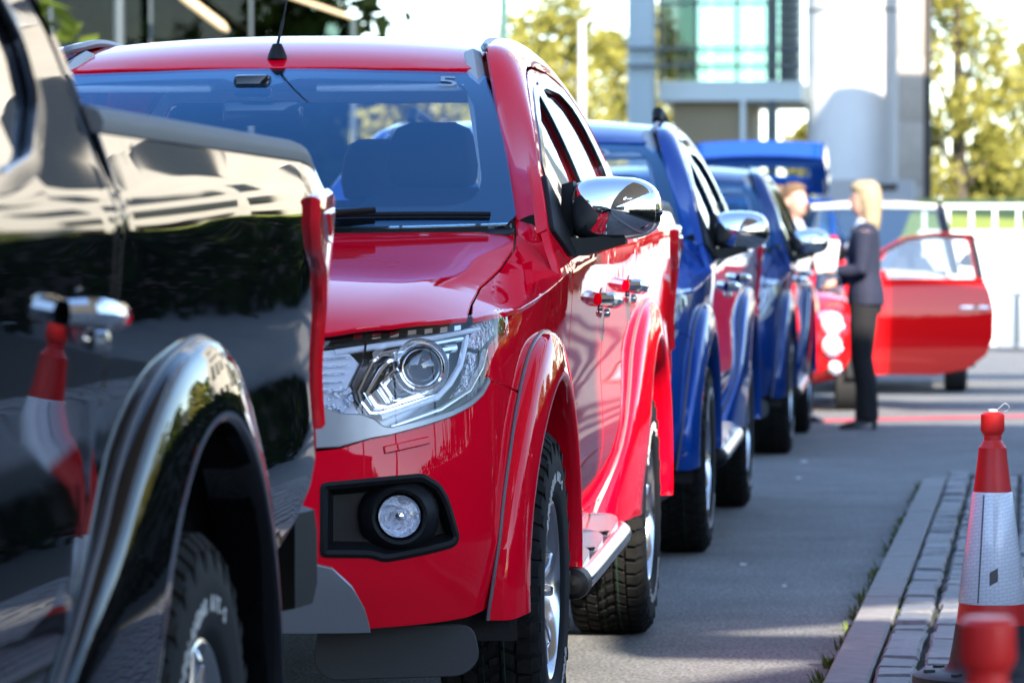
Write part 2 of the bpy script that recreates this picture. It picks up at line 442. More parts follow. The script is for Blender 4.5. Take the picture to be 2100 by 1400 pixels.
def build_truck(P, name, loc, label):
    T = empty(name, loc, 0, label, 'pickup truck', 'pickup trucks parked nose to tail')
    BL = M['plastic']
    S2 = lambda f: (lambda u, v: f(u, v))
    # --- bonnet
    half = [(.25, -.825), (.45, -.803), (.494, -.79), (.596, -.75), (.69, -.66), (.742, -.592), (.733, -.45), (.728, -.24), (.746, .02), (.752, .25), (.735, .42), (.6, .375), (.4, .325), (.2, .30)]
    ho = [(0, -.832)]+half+[(0, .29)]+[(-x, y) for x, y in half[::-1]]
    panel('bonnet', ho, lambda x, y: (x, y, hoodz(x, y)), P, T, h=.035, depth=.010)
    # --- front bumper
    bt = [(.38, .715), (.42, .735), (.50, .744), (.57, .766), (.613, .774), (.685, .791), (.762, .811), (.822, .833), (.868, .856), (.905, .884), (1.0, .872), (1.14, .852)]
    ring = [(sy(y), z) for y, z in arcpts(0, .42, .525, 132, 178, 7)]
    bl = [(.99, .385), (.93, .377), (.844, .364), (.70, .356), (.58, .350)]
    hb = bt+ring+bl
    bo = [(0, .70)]+hb+[(0, .345)]+[(-s, z) for s, z in hb[::-1]]
    FOG = rounded([(.46, .672), (.60, .684), (.69, .690), (.735, .665), (.758, .63), (.79, .545), (.775, .527), (.69, .512), (.604, .498), (.57, .509), (.46, .511)], .014, 3)
    LG = [(-.40, .50), (.40, .50), (.42, .64), (-.42, .64)]
    panel('front_bumper', bo, fend_s, P, T, holes=[FOG, [(-s, z) for s, z in FOG], LG], h=.03, depth=.03)
    panel('lower_grille', inset(LG, -.01), fend_s, M['under'], T, h=.06, off=-.03, depth=.01)
    for k in range(4):
        z = .525+k*.03
        mb = MB(); mb.tube([Vector(fend_s(s/20*.40, z))+Vector((0, .012, 0)) for s in range(-20, 21)], .006, 6); mb.build('grille_bar', BL, T)
    sk = [(-.45, .495), (.45, .495), (.487, .487), (.531, .447), (.562, .395), (.578, .345), (-.578, .345), (-.562, .395), (-.531, .447), (-.487, .487)]
    panel('skid_plate', sk, fend_s, M['silver'], T, h=.04, off=.010, depth=.025)
    # grille between the lamps
    gq = [(-.40, .72), (.40, .72), (.455, .80), (.425, .86), (.41, .95), (-.41, .95), (-.425, .86), (-.455, .80)]
    panel('grille_backing', gq, fend_s, M['under'], T, h=.06, off=-.03, depth=.01)
    for z in (.76, .82, .88, .93):
        w = .42 if z > .8 else .40
        mb = MB(); mb.tube([Vector(fend_s(s/16*w, z)) for s in range(-16, 17)], .016 if z in (.82, .88) else .008, 8); mb.build('grille_bar', M['chrome'] if z in (.82, .88) else BL, T)
    mb = MB(); mb.lathe([(.001, -.012), (.045, -.008), (.05, 0), (.05, .02)], 28, (0, -.872, .85), 'Y'); mb.build('grille_badge', M['chrome'], T)
    for sx in (1, -1):
        X = lambda f: f
        # --- wing (side below the crease and the top up to the bonnet shut line)
        fo = [(sy(-.435), 1.026)]+[(sy(y), crease(y)-.0005) for y in (-.35, -.2, 0, .2, .35)]+[(sy(.43), 1.13), (sy(.47), 1.06), (sy(.498), .95), (sy(.505), .8), (sy(.505), .47), (sy(.45), .465)]
        fo += [(sy(y), z) for y, z in arcpts(0, .42, .50, 4, 128, 18)]
        fo += [(1.155, .858), (1.0, .878), (.912, .889), (.908, .90), (.922, .932), (.951, .962), (.988, .975), (1.057, .993), (1.06, 1.015)]
        w = panel('front_wing', fo, fend, P, T, h=.03, depth=.02, sx=sx)
        to = [(.758, -.578), (.813, -.437)]+[(wide(y), y) for y in (-.35, -.2, 0, .2, .35, .43)]+[(.84, .32), (.80, .40), (.742, .43), (.760, .25), (.754, .02), (.736, -.24), (.741, -.45), (.752, -.56)]
        panel('wing_top', to, lambda x, y: (x, y, hoodz(x, y)), P, T, h=.03, depth=.012, sx=sx, bev=.0015)
        panel('wing_corner', [(.24, crease(.24)+.001), (.43, 1.134), (.418, 1.152), (.297, 1.226), (.262, 1.185)], sidep, P, T, h=.03, depth=.02, sx=sx)
        A0 = Vector((.872, .235, crease(.235)+.004)); A1 = Vector((.744, .425, hoodz(.744, .425))); A2 = Vector((.738, .475, 1.255)); A3 = Vector((side(.295, 1.23), .295, 1.232))
        panel('pillar_foot', [(0, 0), (1, 0), (1, 1), (0, 1)], lambda u, v: tuple(A0.lerp(A1, u).lerp(A3.lerp(A2, u), v)+Vector((.3, -.3, .5))*(.012*16*u*(1-u)*v*(1-v))), P, T, h=.12, depth=.004, sx=sx, bev=.0005)
        # --- head lamp
        hl = empty('headlamp'); hl.parent = T
        panel('lens', LAMP, fend, M['clear'], hl, h=.03, depth=.02, sx=sx, off=.001)
        panel('lamp_housing', inset(LAMP, .004), fend, M['lampgrey'], hl, h=.035, off=-.085, depth=-.075, sx=sx)
        def hp(s, z, d):
            a = Vector(fend(s, z)); e = .004
            n = (Vector(fend(s+e, z))-Vector(fend(s-e, z))).cross(Vector(fend(s, z+e))-Vector(fend(s, z-e))).normalized()
            p = a-n*d; return Vector((p.x*sx, p.y, p.z))
        # dark running-lamp band along the top edge
        band = [(.44, .972), (.45, .984), (.503, .995), (.568, 1.005), (.669, 1.015), (.815, 1.028), (.815, 1.009), (.669, .996), (.568, .985), (.50, .975)]
        panel('running_lamp', band, fend, M['gloss'], hl, h=.025, off=-.012, depth=.01, sx=sx)
        mb = MB()
        for k in range(7):
            s0 = .53+k*.042; z0 = lerp(.99, 1.012, (s0-.5)/.32)
            mb.prism([(s0, z0-.006), (s0+.02, z0-.004), (s0+.02, z0+.006), (s0, z0+.004)], lambda s, z: hp(s, z, .009), lambda s, z: hp(s, z, .013))
        mb.build('led_row', M['reflector'], hl, smooth=False)
        # bright rim strips inside the lens
        def strip(pts, d, r, m_, nm='chrome_trim'):
            mb = MB(); mb.tube([hp(s, z, d) for s, z in catmull(pts, 6)], r, 8); return mb.build(nm, m_, hl)
        def poly(pts, d, w, m_, nm='chrome_trim', th=.012):
            """an angular flat-faced moulding following a bent line"""
            n = len(pts); L_ = []; R_ = []
            for i in range(n):
                a_ = Vector(pts[max(0, i-1)]); b_ = Vector(pts[min(n-1, i+1)]); t_ = (b_-a_).normalized(); nn_ = Vector((-t_.y, t_.x))*(w/2)
                L_.append(Vector(pts[i])+nn_); R_.append(Vector(pts[i])-nn_)
            rings = [[hp(l.x, l.y, d+.003), hp(lerp(l.x, r.x, .3), lerp(l.y, r.y, .3), d), hp(lerp(l.x, r.x, .7), lerp(l.y, r.y, .7), d), hp(r.x, r.y, d+.003), hp(r.x, r.y, d+th), hp(l.x, l.y, d+th)] for l, r in zip(L_, R_)]
            mb = MB(); mb.loft(rings, True, True); return mb.build(nm, m_, hl, ang=25)
        poly([(.49, .962), (.58, .975), (.70, .99), (.832, 1.004), (.90, 1.008)], .018, .013, M['whiteplast'])
        poly([(.845, .995), (.836, .965), (.819, .925), (.785, .888), (.746, .858), (.60, .814)], .020, .014, M['whiteplast'])
        poly([(.921, .957), (.897, .918), (.84, .868), (.746, .829), (.62, .793)], .010, .010, M['bchrome'])
        poly([(.832, .990), (.702, .977), (.600, .960), (.578, .940), (.546, .873), (.554, .850), (.574, .826), (.60, .826), (.751, .864)], .026, .012, M['chrome'])
        poly([(.82, .972), (.70, .962), (.620, .946), (.60, .925), (.568, .872), (.590, .842), (.62, .838), (.74, .872)], .036, .020, M['chrome'])
        poly([(.655, .953), (.613, .930), (.586, .880), (.612, .842)], .042, .014, M['gloss'])
        poly([(.655, .935), (.629, .922), (.602, .895), (.632, .855), (.65, .853), (.705, .868)], .040, .010, M['chrome'])
        poly([(.648, .915), (.630, .895), (.650, .868), (.69, .874)], .05, .016, M['gloss'])
        panel('reflector_plate', [(.565, .872), (.615, .950), (.70, .965), (.83, .985), (.80, .90), (.74, .866), (.61, .832)], fend, M['reflector'], hl, h=.02, off=-.062, depth=.01, sx=sx)
        poly([(.56, .985), (.556, .95), (.528, .885), (.536, .855), (.562, .822)], .016, .006, M['gloss'])
        # inner reflector bowl and projector
        c = hp(.698, .927, .028)
        ax = (hp(.69, .93, 0)-hp(.69, .93, .05)).normalized()
        ax = Vector((ax.x*.45, ax.y, 0)).normalized()
        q = ax.to_track_quat('Z', 'Y').to_matrix()
        def turned(nm, prof, m_, n=36, cc=c):
            mb = MB(); mb.lathe(prof, n)
            mb.v = [tuple(cc+q @ Vector(v)) for v in mb.v]
            return mb.build(nm, m_, hl, ang=40)
        turned('projector_ring', [(.052, -.02), (.0525, .010), (.050, .015), (.046, .014), (.044, .006), (.043, -.02)], M['chrome'])
        turned('reflector_bowl', [(.046, -.02), (.050, -.012), (.058, -.004), (.062, .002), (.064, -.002), (.064, -.03)], M['bchrome'])
        turned('inner_ring', [(.0435, -.004), (.0425, .008), (.039, .010), (.036, .004), (.036, -.01)], M['bchrome'])
        turned('projector_lens', [(.0005, .022)]+[(.037*math.sin(a*.157), -.004+.026*math.cos(a*.157)) for a in range(1, 11)], M['lens'])
        # faceted side reflector, indicator and the pale inner park lamp
        panel('indicator_reflector', [(.87, .968), (.88, 1.018), (.96, 1.028), (1.03, 1.026), (1.036, .995), (.97, .975), (.93, .962)], fend, M['facet'], hl, h=.02, off=-.03, depth=.012, sx=sx)
        panel('side_reflector', [(.865, .955), (.84, .885), (.80, .855), (.84, .862), (.88, .885), (.895, .93), (.90, .95)], fend, M['facet'], hl, h=.015, off=-.028, depth=.012, sx=sx)
        panel('park_lamp', [(.45, .845), (.44, .905), (.455, .965), (.51, .97), (.545, .935), (.515, .875), (.545, .825), (.50, .822)], fend, M['whiteplast'], hl, h=.02, off=-.026, depth=.015, sx=sx)
        for k in range(5):
            z = .945-k*.018
            strip([(.455, z), (.525-.006*k, z+.004)], .018, .0022, M['facet'], 'lens_rib')
        mb = MB(); rnd = random.Random(5)
        for k in range(26):
            p = hp(.455+rnd.random()*.075, .828+rnd.random()*.05, .02); mb.box(p, (.011, .006, .009), Matrix.Rotation(rnd.random()*3, 3, 'Y') @ Matrix.Rotation(rnd.random()-.5, 3, 'Z'))
        mb.build('reflex_facets', M['facet'], hl, smooth=False)
        # silver brow under the lamp
        br = [(.44, .752), (.50, .755), (.57, .773), (.613, .780), (.685, .797), (.762, .817), (.822, .838), (.868, .861), (.900, .889), (.895, .897), (.865, .870), (.822, .848), (.762, .827), (.685, .808), (.615, .793), (.598, .796), (.574, .813), (.548, .822), (.507, .823), (.44, .845), (.43, .80)]
        panel('lamp_brow', [(s, z-.004) for s, z in br], fend, M['silver'], T, h=.02, off=.006, depth=.03, sx=sx)
        # --- washer flap, fog lamp
        panel('washer_cover', [(.60, .748), (.70, .768), (.702, .756), (.602, .736)], fend, P, T, h=.02, off=.008, depth=.012, sx=sx, bev=.003)
        FI = inset(resample(FOG, .03), .016); FI2 = inset(FI, .012)
        mb = MB()
        def fp(poly, d):
            out = []
            for s, z in poly:
                v = Vector(fend(s, z)); v.y += d; v.x -= d*.25; out.append((v.x*sx, v.y, v.z))
            return out
        f0 = resample(FOG, .03); n0 = min(len(f0), len(FI), len(FI2))
        f0 = inset(f0, -.001)
        mb.loft([fp(f0, .012), fp(f0, -.003), fp(inset(f0, .008), -.006), fp(FI, 0), fp(FI2, .03), fp(inset(FI2, .004), .045)], True, False)
        k = len(mb.v)-len(FI2); mb.f.append(tuple(range(k, k+len(FI2))))
        fb = mb.build('fog_lamp_bezel', BL, T)
        fc = Vector(fend(.633, .597)); fc = Vector((fc.x*sx, fc.y+.012, fc.z))
        q2 = Vector((.18*sx, -1, 0)).normalized().to_track_quat('Z', 'Y').to_matrix()
        def fog(nm, prof, m_, n=32):
            mb = MB(); mb.lathe(prof, n); mb.v = [tuple(fc+q2 @ Vector(v)) for v in mb.v]; return mb.build(nm, m_, fb, ang=40)
        fog('lamp_shroud', [(.090, -.04), (.080, -.012), (.072, -.004), (.066, .010), (.060, .016), (.054, .012), (.048, -.012), (.046, -.03)], BL)
        fog('lamp_reflector', [(.0005, -.030), (.018, -.027), (.034, -.018), (.046, 0)], M['facet'], 24)
        fog('bulb_cap', [(.0005, .002), (.009, .0), (.010, -.02)], M['chrome'], 16)
        mb = MB()
        for k in range(-4, 5):
            w = math.sqrt(max(0, .043**2-(k*.009)**2))
            mb.box((k*.009, 0, -.004), (.003, w*2, .004), bev=.0)
        mb.v = [tuple(fc+q2 @ Vector(v)) for v in mb.v]; mb.build('lens_ribs', M['clear'], fb, smooth=False)
        fog('lamp_glass', [(.0005, .008), (.02, .007), (.036, .004), (.047, -.002)], M['clear'], 32)
        # --- lower air flap
        panel('air_flap', rounded([(.42, .345), (.76, .345), (.775, .27), (.74, .235), (.44, .225), (.41, .26)], .03, 4), lambda x, z: (x, -.66+.05*(x-.4)*2, z), M['flapgrey'], T, h=.05, depth=.012, sx=sx, orient=1)
        # --- doors
        FD = [(.518, .475), (.515, .8), (.505, .97), (.475, 1.08), (.425, 1.155), (.30, 1.232), (.53, 1.391), (.93, 1.548), (1.2, 1.625), (1.36, 1.656), (1.40, 1.662), (1.415, 1.45), (1.43, 1.2), (1.435, .9), (1.43, .475)]
        FW = rounded([(.43, 1.205), (.60, 1.39), (.95, 1.527), (1.2, 1.598), (1.325, 1.622), (1.345, 1.45), (1.365, 1.218), (.9, 1.205)], .03, 3)
        RD = [(1.442, .475), (1.447, .9), (1.442, 1.2), (1.427, 1.45), (1.412, 1.665), (1.6, 1.685), (1.95, 1.685), (2.17, 1.652), (2.30, 1.57), (2.345, 1.45), (2.352, 1.25), (2.352, 1.02), (2.335, .95), (2.25, .82), (2.14, .70), (2.05, .59), (1.98, .475)]
        RW = rounded([(1.475, 1.222), (1.46, 1.45), (1.455, 1.635), (1.6, 1.648), (1.93, 1.645), (2.09, 1.61), (2.17, 1.53), (2.205, 1.43), (2.16, 1.345), (2.0, 1.265), (1.8, 1.235)], .03, 3)
        for dn, D, W, hy, hz in (('front_door', FD, FW, 1.285, 1.05), ('rear_door', RD, RW, 2.165, 1.082)):
            d = panel(dn, D, sidep, P, T, holes=[W], h=.035, depth=.03, sx=sx)
            panel('window_seal', inset(W, -.006), sidep, M['gloss'], d, holes=[inset(W, .016)], h=.03, off=.0035, depth=.012, sx=sx)
            panel('window_glass', inset(W, .006), sidep, M['sideglass'], d, h=.06, off=-.012, depth=.004, sx=sx)
            # handle: chrome grip over a recess, with the lock barrel below
            x0 = side(hy, hz)
            mb = MB()
            mb.tube([(sx*(x0+.004), hy-.088, hz+.004), (sx*(x0+.030), hy-.074, hz+.004), (sx*(x0+.040), hy-.05, hz+.003), (sx*(x0+.042), hy, hz), (sx*(x0+.040), hy+.05, hz-.003), (sx*(x0+.030), hy+.074, hz-.004), (sx*(x0+.004), hy+.088, hz-.004)], [.017, .019, .018, .017, .018, .020, .018], 10)
            hd = mb.build('door_handle', M['chrome'], d)
            mb = MB(); mb.lathe([(.0005, .016), (.012, .014), (.015, .006), (.016, 0)], 16, (sx*x0, hy+.11, hz-.035), 'X'); 
            if sx < 0: mb.v = [(2*sx*x0-v[0], v[1], v[2]) for v in mb.v]
            mb.build('lock_barrel', M['chrome'], hd)
            mb = MB(); cup = [(hy+.062*math.cos(a*.3142), hz-.002+.036*math.sin(a*.3142)) for a in range(20)]
            mb.prism(cup, lambda y, z: (sx*(side(y, z)+.0025), y, z), lambda y, z: (sx*(side(y, z)-.01), y, z)); mb.build('handle_recess', M['gloss'], d)
        # black pillar cover between the side windows
        panel('pillar_cover', [(1.372, 1.222), (1.352, 1.45), (1.333, 1.622), (1.396, 1.63), (1.408, 1.45), (1.424, 1.222)], sidep, M['gloss'], T, h=.04, off=.004, depth=.006, sx=sx)
        panel('pillar_cover', [(1.433, 1.222), (1.420, 1.45), (1.413, 1.632), (1.448, 1.634), (1.454, 1.45), (1.467, 1.222)], sidep, M['gloss'], T, h=.04, off=.004, depth=.006, sx=sx)
        # --- screen pillar, roof rail and rear pillar in one frame
        I = [(.738, .47, 1.252), (.712, .585, 1.335), (.668, .775, 1.465), (.627, .96, 1.59), (.585, 1.15, 1.71), (.565, 1.32, 1.742), (.558, 1.6, 1.767), (.55, 2.0, 1.757), (.55, 2.25, 1.728), (.57, 2.40, 1.66), (.60, 2.44, 1.50), (.63, 2.46, 1.25)]
        OY = [(.305, 1.236), (.47, 1.36), (.75, 1.487), (1.02, 1.585), (1.22, 1.637), (1.38, 1.668), (1.62, 1.695), (1.98, 1.695), (2.20, 1.66), (2.335, 1.575), (2.38, 1.45), (2.375, 1.22)]
        Os = [(side(y, z), y, z) for y, z in OY]
        Ic = catmull(I, 6); Oc = catmull(Os, 6)
        rings = []
        for a, b in zip(Ic, Oc):
            a = Vector(a); b = Vector(b); mid = (a+b)/2
            outw = Vector((.55, 0, .85)).normalized()
            ring = []
            for k in range(9):
                t = k/8; p = a.lerp(b, t)+outw*.030*math.sin(math.pi*t)**.8
                ring.append(p)
            ring = [a+Vector((-.004, .004, -.016))]+ring+[b+Vector((-.02, .004, -.004))]
            rings.append([(p.x*sx, p.y, p.z) for p in ring])
        mb = MB(); mb.loft(rings, False, False)
        if sx < 0: mb.f = [f[::-1] for f in mb.f]
        mb.build('cab_pillar_frame', P, T, recalc=False, ang=50)
        # rear pillar cheek down to the bed gap
        panel('cab_corner', [(2.362, 1.22), (2.362, .95), (2.385, .95), (2.392, 1.2), (2.405, 1.3), (2.40, 1.45), (2.372, 1.45)], sidep, P, T, h=.03, depth=.10, sx=sx)
        # roof drip channel
        rp = [Vector((x*sx, y, z)) for x, y, z in Ic[25:50]]
        mb = MB(); mb.tube([p+Vector((-.006*sx, 0, -.004)) for p in rp], [.004]+[.012]*(len(rp)-2)+[.004], 6); mb.build('roof_channel', M['seal'], T)
        # --- sill and step
        panel('sill', [(.51, .468), (2.0, .468), (2.0, .40), (.51, .40)], sidep, P, T, h=.06, depth=.06, sx=sx)
        st = empty('side_step'); st.parent = T
        def zst(y): return .352+.035*(y-.3)
        path = catmull([(.76, .36), (.85, .40), (.893, .48), (.90, .7), (.90, 1.1), (.90, 1.5), (.893, 1.68), (.85, 1.76), (.76, 1.80)], 6)
        mb = MB(); mb.tube([(x*sx, y, zst(y)) for x, y in path], .030, 12); mb.build('step_tube', M['bchrome'], st)
        mb = MB(); mb.box((sx*.80, 1.08, zst(1.08)-.006), (.16, 1.42, .045), bev=.012); mb.build('step_board', M['bchrome'], st)
        for yc, L in ((.62, .34), (1.03, .3), (1.46, .36)):
            rp_ = rounded([(.755, yc-L/2), (.895, yc-L/2), (.895, yc+L/2), (.755, yc+L/2)], .06, 5)
            mb = MB(); mb.prism(rp_, lambda x, y: (x*sx, y, zst(y)+.028+.03*max(0, (y-yc)/L*2)**1.6), lambda x, y: (x*sx, y, zst(y)+.015+.026*max(0, (y-yc)/L*2)**1.6)); pd = mb.build('tread_pad', M['bchrome'], st, ang=50)
            mb = MB()
            for a in range(5):
                for b in range(8):
                    mb.box((sx*(.775+a*.024+(b % 2)*.01), yc-L/2+.05+b*(L*.5-.06)/7, zst(yc)+.029), (.009, .013, .006), .5)
            mb.build('tread_studs', M['gloss'], pd, smooth=False)
        mb = MB(); mb.lathe([(.0005, -.05), (.024, -.045), (.038, -.028), (.041, 0), (.041, .05)], 16, (sx*.885, .43, zst(.43)), 'Y'); mb.build('end_cap', BL, st)
        # --- bed side
        bo2 = [(2.38, 1.02), (2.40, 1.08), (2.405, 1.22), (2.402, 1.322), (3.0, 1.325), (4.02, 1.331), (4.085, 1.315), (4.12, 1.275), (3.945, 1.262), (3.955, 1.215), (4.0, 1.17), (4.10, 1.13), (4.165, 1.06), (4.19, .88), (4.15, .82), (4.05, .76), (3.88, .70), (3.70, .655), (3.62, .60), (3.60, .50)]
        bo2 += arcpts(3.0, .43, .545, 8, 172, 22)+[(2.44, .475), (1.992, .475), (2.062, .59), (2.152, .70), (2.262, .82), (2.347, .945), (2.37, 1.0)]
        panel('bed_side', bo2, lambda y, z: (side(y, z, True), y, z), P, T, h=.035, depth=.03, sx=sx)
        TL = [(3.95, 1.258), (4.10, 1.270), (4.165, 1.262), (4.205, 1.20), (4.225, 1.08), (4.23, .87), (4.197, .86), (4.172, 1.06), (4.108, 1.135), (4.005, 1.176), (3.962, 1.217)]
        tl = panel('tail_lamp', TL, lambda y, z: (side(y, z, True), y, z), M['tail'], T, h=.02, off=.016, depth=.03, sx=sx, bev=.008, ang=45)
        panel('lamp_facet', [(4.01, 1.235), (4.13, 1.245), (4.12, 1.185), (4.06, 1.19)], lambda y, z: (side(y, z, True), y, z), M['reflector'], tl, h=.03, off=.019, depth=.004, sx=sx)
        panel('lamp_facet', [(4.04, 1.235), (4.10, 1.24), (4.08, 1.20)], lambda y, z: (side(y, z, True), y, z), M['tail'], tl, h=.03, off=.023, depth=.004, sx=sx)
        # bed rail cap (rounded grained plastic) and the inner bed wall
        rings = []
        for k in range(25):
            y = lerp(2.41, 4.10, k/24); d = 0 if y < 3.98 else -.04*((y-3.98)/.12)**2
            x = side(y, 1.325, True); z = 1.326+d
            sec = [(x+.004, z-.004), (x+.006, z+.012), (x-.002, z+.026), (x-.02, z+.033), (x-.055, z+.030), (x-.07, z+.016), (x-.07, z-.01)]
            rings.append([(a*sx, y, b) for a, b in sec])
        mb = MB(); mb.loft(rings, True, True); mb.build('bed_rail_cap', M['gplastic'], T, ang=50)
        mb = MB(); mb.box((sx*.77, 3.27, 1.06), (.03, 1.72, .54)); mb.build('bed_inner_wall', P, T)
    # --- flares, liners and wheels
    for (yc, zc, sc, a0, a1) in ((0, .42, 1.0, -8, 187), (3.0, .43, 1.065, -6, 186)):
        for sx in (1, -1):
            def skin(y, z):
                if yc == 0 and y < .1: return Vector(fend(sy(max(y, -.62)), z))
                return Vector((side(y, min(z, crease(y)-.01), True), y, z))
            prof = [(0, .02), (.02, .30), (.05, .46), (.14, .62), (.30, .75), (.55, .88), (.80, .985), (.92, 1.0), (.975, .95), (1.0, .80), (1.0, .30), (1.0, -.6)]
            ro_r = pchip([(-10, .60), (60, .605), (100, .61), (117, .635), (135, .675), (150, .74), (163, .86), (172, .94), (186, 1.02)])
            rings = []
            nn = 52
            for k in range(nn+1):
                ad = lerp(a0, a1, k/nn); a = R(ad); c, d = math.cos(a), math.sin(a)
                if yc == 0: ro = .568; ri = .452; lip = lerp(.903, .872, sm(95, 180, ad))
                else: ro = ro_r(ad); ri = .482; lip = lerp(.912, .890, sm(150, 186, ad))
                base = skin(yc+ro*c, zc+ro*d)
                ring = []
                for f, g in prof:
                    r = lerp(ro, ri, f); yy = yc+r*c; zz = max(zc+r*d, .352 if yc == 0 else .40)
                    x = base.x+(lip-base.x)*g
                    if g < 0: x = lip-.09
                    ring.append((x*sx, yy, zz))
                rings.append(ring)
            mb = MB(); mb.loft(rings, False, False)
            if sx > 0: mb.f = [f[::-1] for f in mb.f]
            fl = mb.build('wheel_flare', P, T, recalc=False, ang=60)
            mb = MB(); mb.tube([Vector(r[0])+Vector((.001*sx, 0, 0)) for r in rings], .0042, 6); mb.build('flare_seal', M['seal'], fl)
            rr = .50 if yc == 0 else .53
            mb = MB(); mb.lathe([(rr, .40*sx), (rr, .845*sx)], 28, (0, yc, zc), 'X', a0=R(-14), a1=R(194))
            k = len(mb.v)
            mb.build('arch_liner', M['liner'], T, recalc=False)
            mb = MB(); mb.prism([(yc+rr*1.0*math.cos(R(a)), zc+rr*math.sin(R(a))) for a in range(-14, 195, 12)], lambda y, z: (.42*sx, y, z), lambda y, z: (.40*sx, y, z)); mb.build('arch_back', M['under'], T)
    # --- windscreen, roof, cab rear
    W = [(-1, 0), (1, 0), (1, .90)]
    WSO = [(-.97, .0), (.97, .0), (1.0, .04), (1.0, .86), (.985, .95), (.94, 1.0), (-.94, 1.0), (-.985, .95), (-1.0, .86), (-1.0, .04)]
    WSI = [(-.84, .10), (.80, .10), (.875, .14), (.905, .24), (.905, .74), (.875, .88), (.80, .925), (.16, .925), (.08, .865), (-.08, .865), (-.16, .925), (-.80, .925), (-.875, .88), (-.905, .74), (-.905, .24), (-.885, .14)]
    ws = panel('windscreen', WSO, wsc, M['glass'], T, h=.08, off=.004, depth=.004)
    panel('windscreen_border', WSO, wsc, M['gloss'], ws, holes=[rounded(WSI, .04, 3)], h=.05, off=.0, depth=.003)
    cw = [(-.98, -.075), (.98, -.075), (.985, .0), (-.985, 0)]
    panel('scuttle_panel', cw, lambda u, t: (u*.742, .30+.17*u*u+t*.9, 1.222+.015*u*u+t*.2), BL, T, h=.06, depth=.02)
    rf = [(-.555, 1.135), (-.50, 1.117), (-.3, 1.090), (0, 1.078), (.3, 1.090), (.50, 1.117), (.555, 1.135), (.558, 1.4), (.553, 1.7), (.547, 2.0), (.545, 2.25), (.53, 2.40), (.3, 2.44), (0, 2.45), (-.3, 2.44), (-.53, 2.40), (-.545, 2.25), (-.547, 2.0), (-.553, 1.7), (-.558, 1.4)]
    panel('roof', rf, lambda x, y: (x, y, roofz(x, y)), P, T, h=.04, depth=.02)
    bw = [(-.64, .95), (.64, .95), (.66, 1.25), (.60, 1.6), (.54, 1.69), (-.54, 1.69), (-.60, 1.6), (-.66, 1.25)]
    BWH = rounded([(-.58, 1.30), (.58, 1.30), (.53, 1.63), (-.53, 1.63)], .05, 4)
    def cabb(x, z): return (x, 2.455-.05*max(0, z-1.3)-.03*(x/.6)**2, z)
    panel('cab_rear_wall', bw, cabb, P, T, holes=[BWH], h=.06, depth=.04, orient=-1)
    panel('rear_window', inset(BWH, -.01), cabb, M['rearglass'], T, h=.1, off=-.005, depth=.004, orient=-1)
    # aerial
    mb = MB(); mb.lathe([(.0005, .036), (.012, .034), (.018, .022), (.025, .004), (.027, -.006)], 14, (.02, 1.135, 1.700)); ab = mb.build('aerial_base', BL, T)
    mb = MB(); mb.tube([(.02, 1.138, 1.73), (.030, 1.17, 1.80)], .0042, 8); mb.tube([(.0295, 1.168, 1.795), (.06, 1.29, 2.08)], .0026, 8); mb.build('aerial_rod', M['plastic'], ab)
    # wipers
    for (x0, x1) in ((.12, .66), (-.62, .02)):
        mb = MB()
        def wp(x, t, d=.012):
            u = x/.72; p = Vector(wsc(u, t)); return p+Vector((0, -.5, .85))*d
        mb.tube([wp(lerp(x0, x1, k/10), .035+.012*math.sin(k/10*3.1), .010) for k in range(11)], .007, 6); w = mb.build('wiper_blade', BL, T)
        mb = MB(); mb.tube([wp(x0-.06, -.03, .012), wp(lerp(x0, x1, .2), .02, .028), wp(lerp(x0, x1, .5), .05, .022)], [.012, .009, .007], 8); mb.build('wiper_arm', BL, w)
    # --- mirrors
    for sx in (1, -1):
        mr = empty('door_mirror'); mr.parent = T
        def ring(y, k, dx=0.0, e=3.2):
            out = []
            for i in range(28):
                a = 2*math.pi*i/28; ca, sa = math.cos(a), math.sin(a)
                rx = abs(ca)**(2/e)*(1 if ca > 0 else -1); rz = abs(sa)**(2/e)*(1 if sa > 0 else -1)
                x = .117*rx*k+dx; z = .084*rz*k
                if z < 0: z *= 1-.28*max(0, (rx+.2))*.6
                if z > 0: z *= 1-.10*max(0, rx)**2
                out.append((sx*(.968+x), y+.035*max(0, x)**1*2, 1.283+z))
            return out
        mb = MB(); mb.loft([ring(.512, .02, 0, 2), ring(.514, .25, 0, 2.2), ring(.522, .50, 0, 2.5), ring(.538, .74, 0, 2.8), ring(.56, .90), ring(.59, .975), ring(.62, 1.0), ring(.665, .985)], True, False); mb.build('mirror_shell', M['chrome'], mr, ang=70)
        mb = MB(); mb.loft([ring(.664, .985), ring(.675, .96), ring(.676, .90), ring(.666, .88)], True, True); mb.build('mirror_glass_rim', BL, mr)
        # black inner cheek, arm and foot on the door
        mb = MB()
        rr = [(sx*(.868), y, z) for y, z in ((.575, 1.20), (.56, 1.28), (.575, 1.355), (.66, 1.355), (.67, 1.28), (.66, 1.20))]
        r2 = [(sx*.838, lerp(y, .62, .12), lerp(z, 1.27, .1)) for _, y, z in rr]
        mb.loft([rr, r2], True, True); mb.build('mirror_cheek', BL, mr)
        mb = MB(); mb.loft([[(sx*x, y, z) for x, y, z in ((.80, .46, 1.165), (.80, .46, 1.215), (.80, .66, 1.215), (.80, .66, 1.165))], [(sx*x, y, z) for x, y, z in ((.90, .535, 1.168), (.90, .535, 1.212), (.90, .65, 1.212), (.90, .65, 1.168))], [(sx*x, y, z) for x, y, z in ((1.0, .565, 1.198), (1.0, .565, 1.222), (1.0, .64, 1.222), (1.0, .64, 1.198))]], True, True); mb.build('mirror_arm', BL, mr)
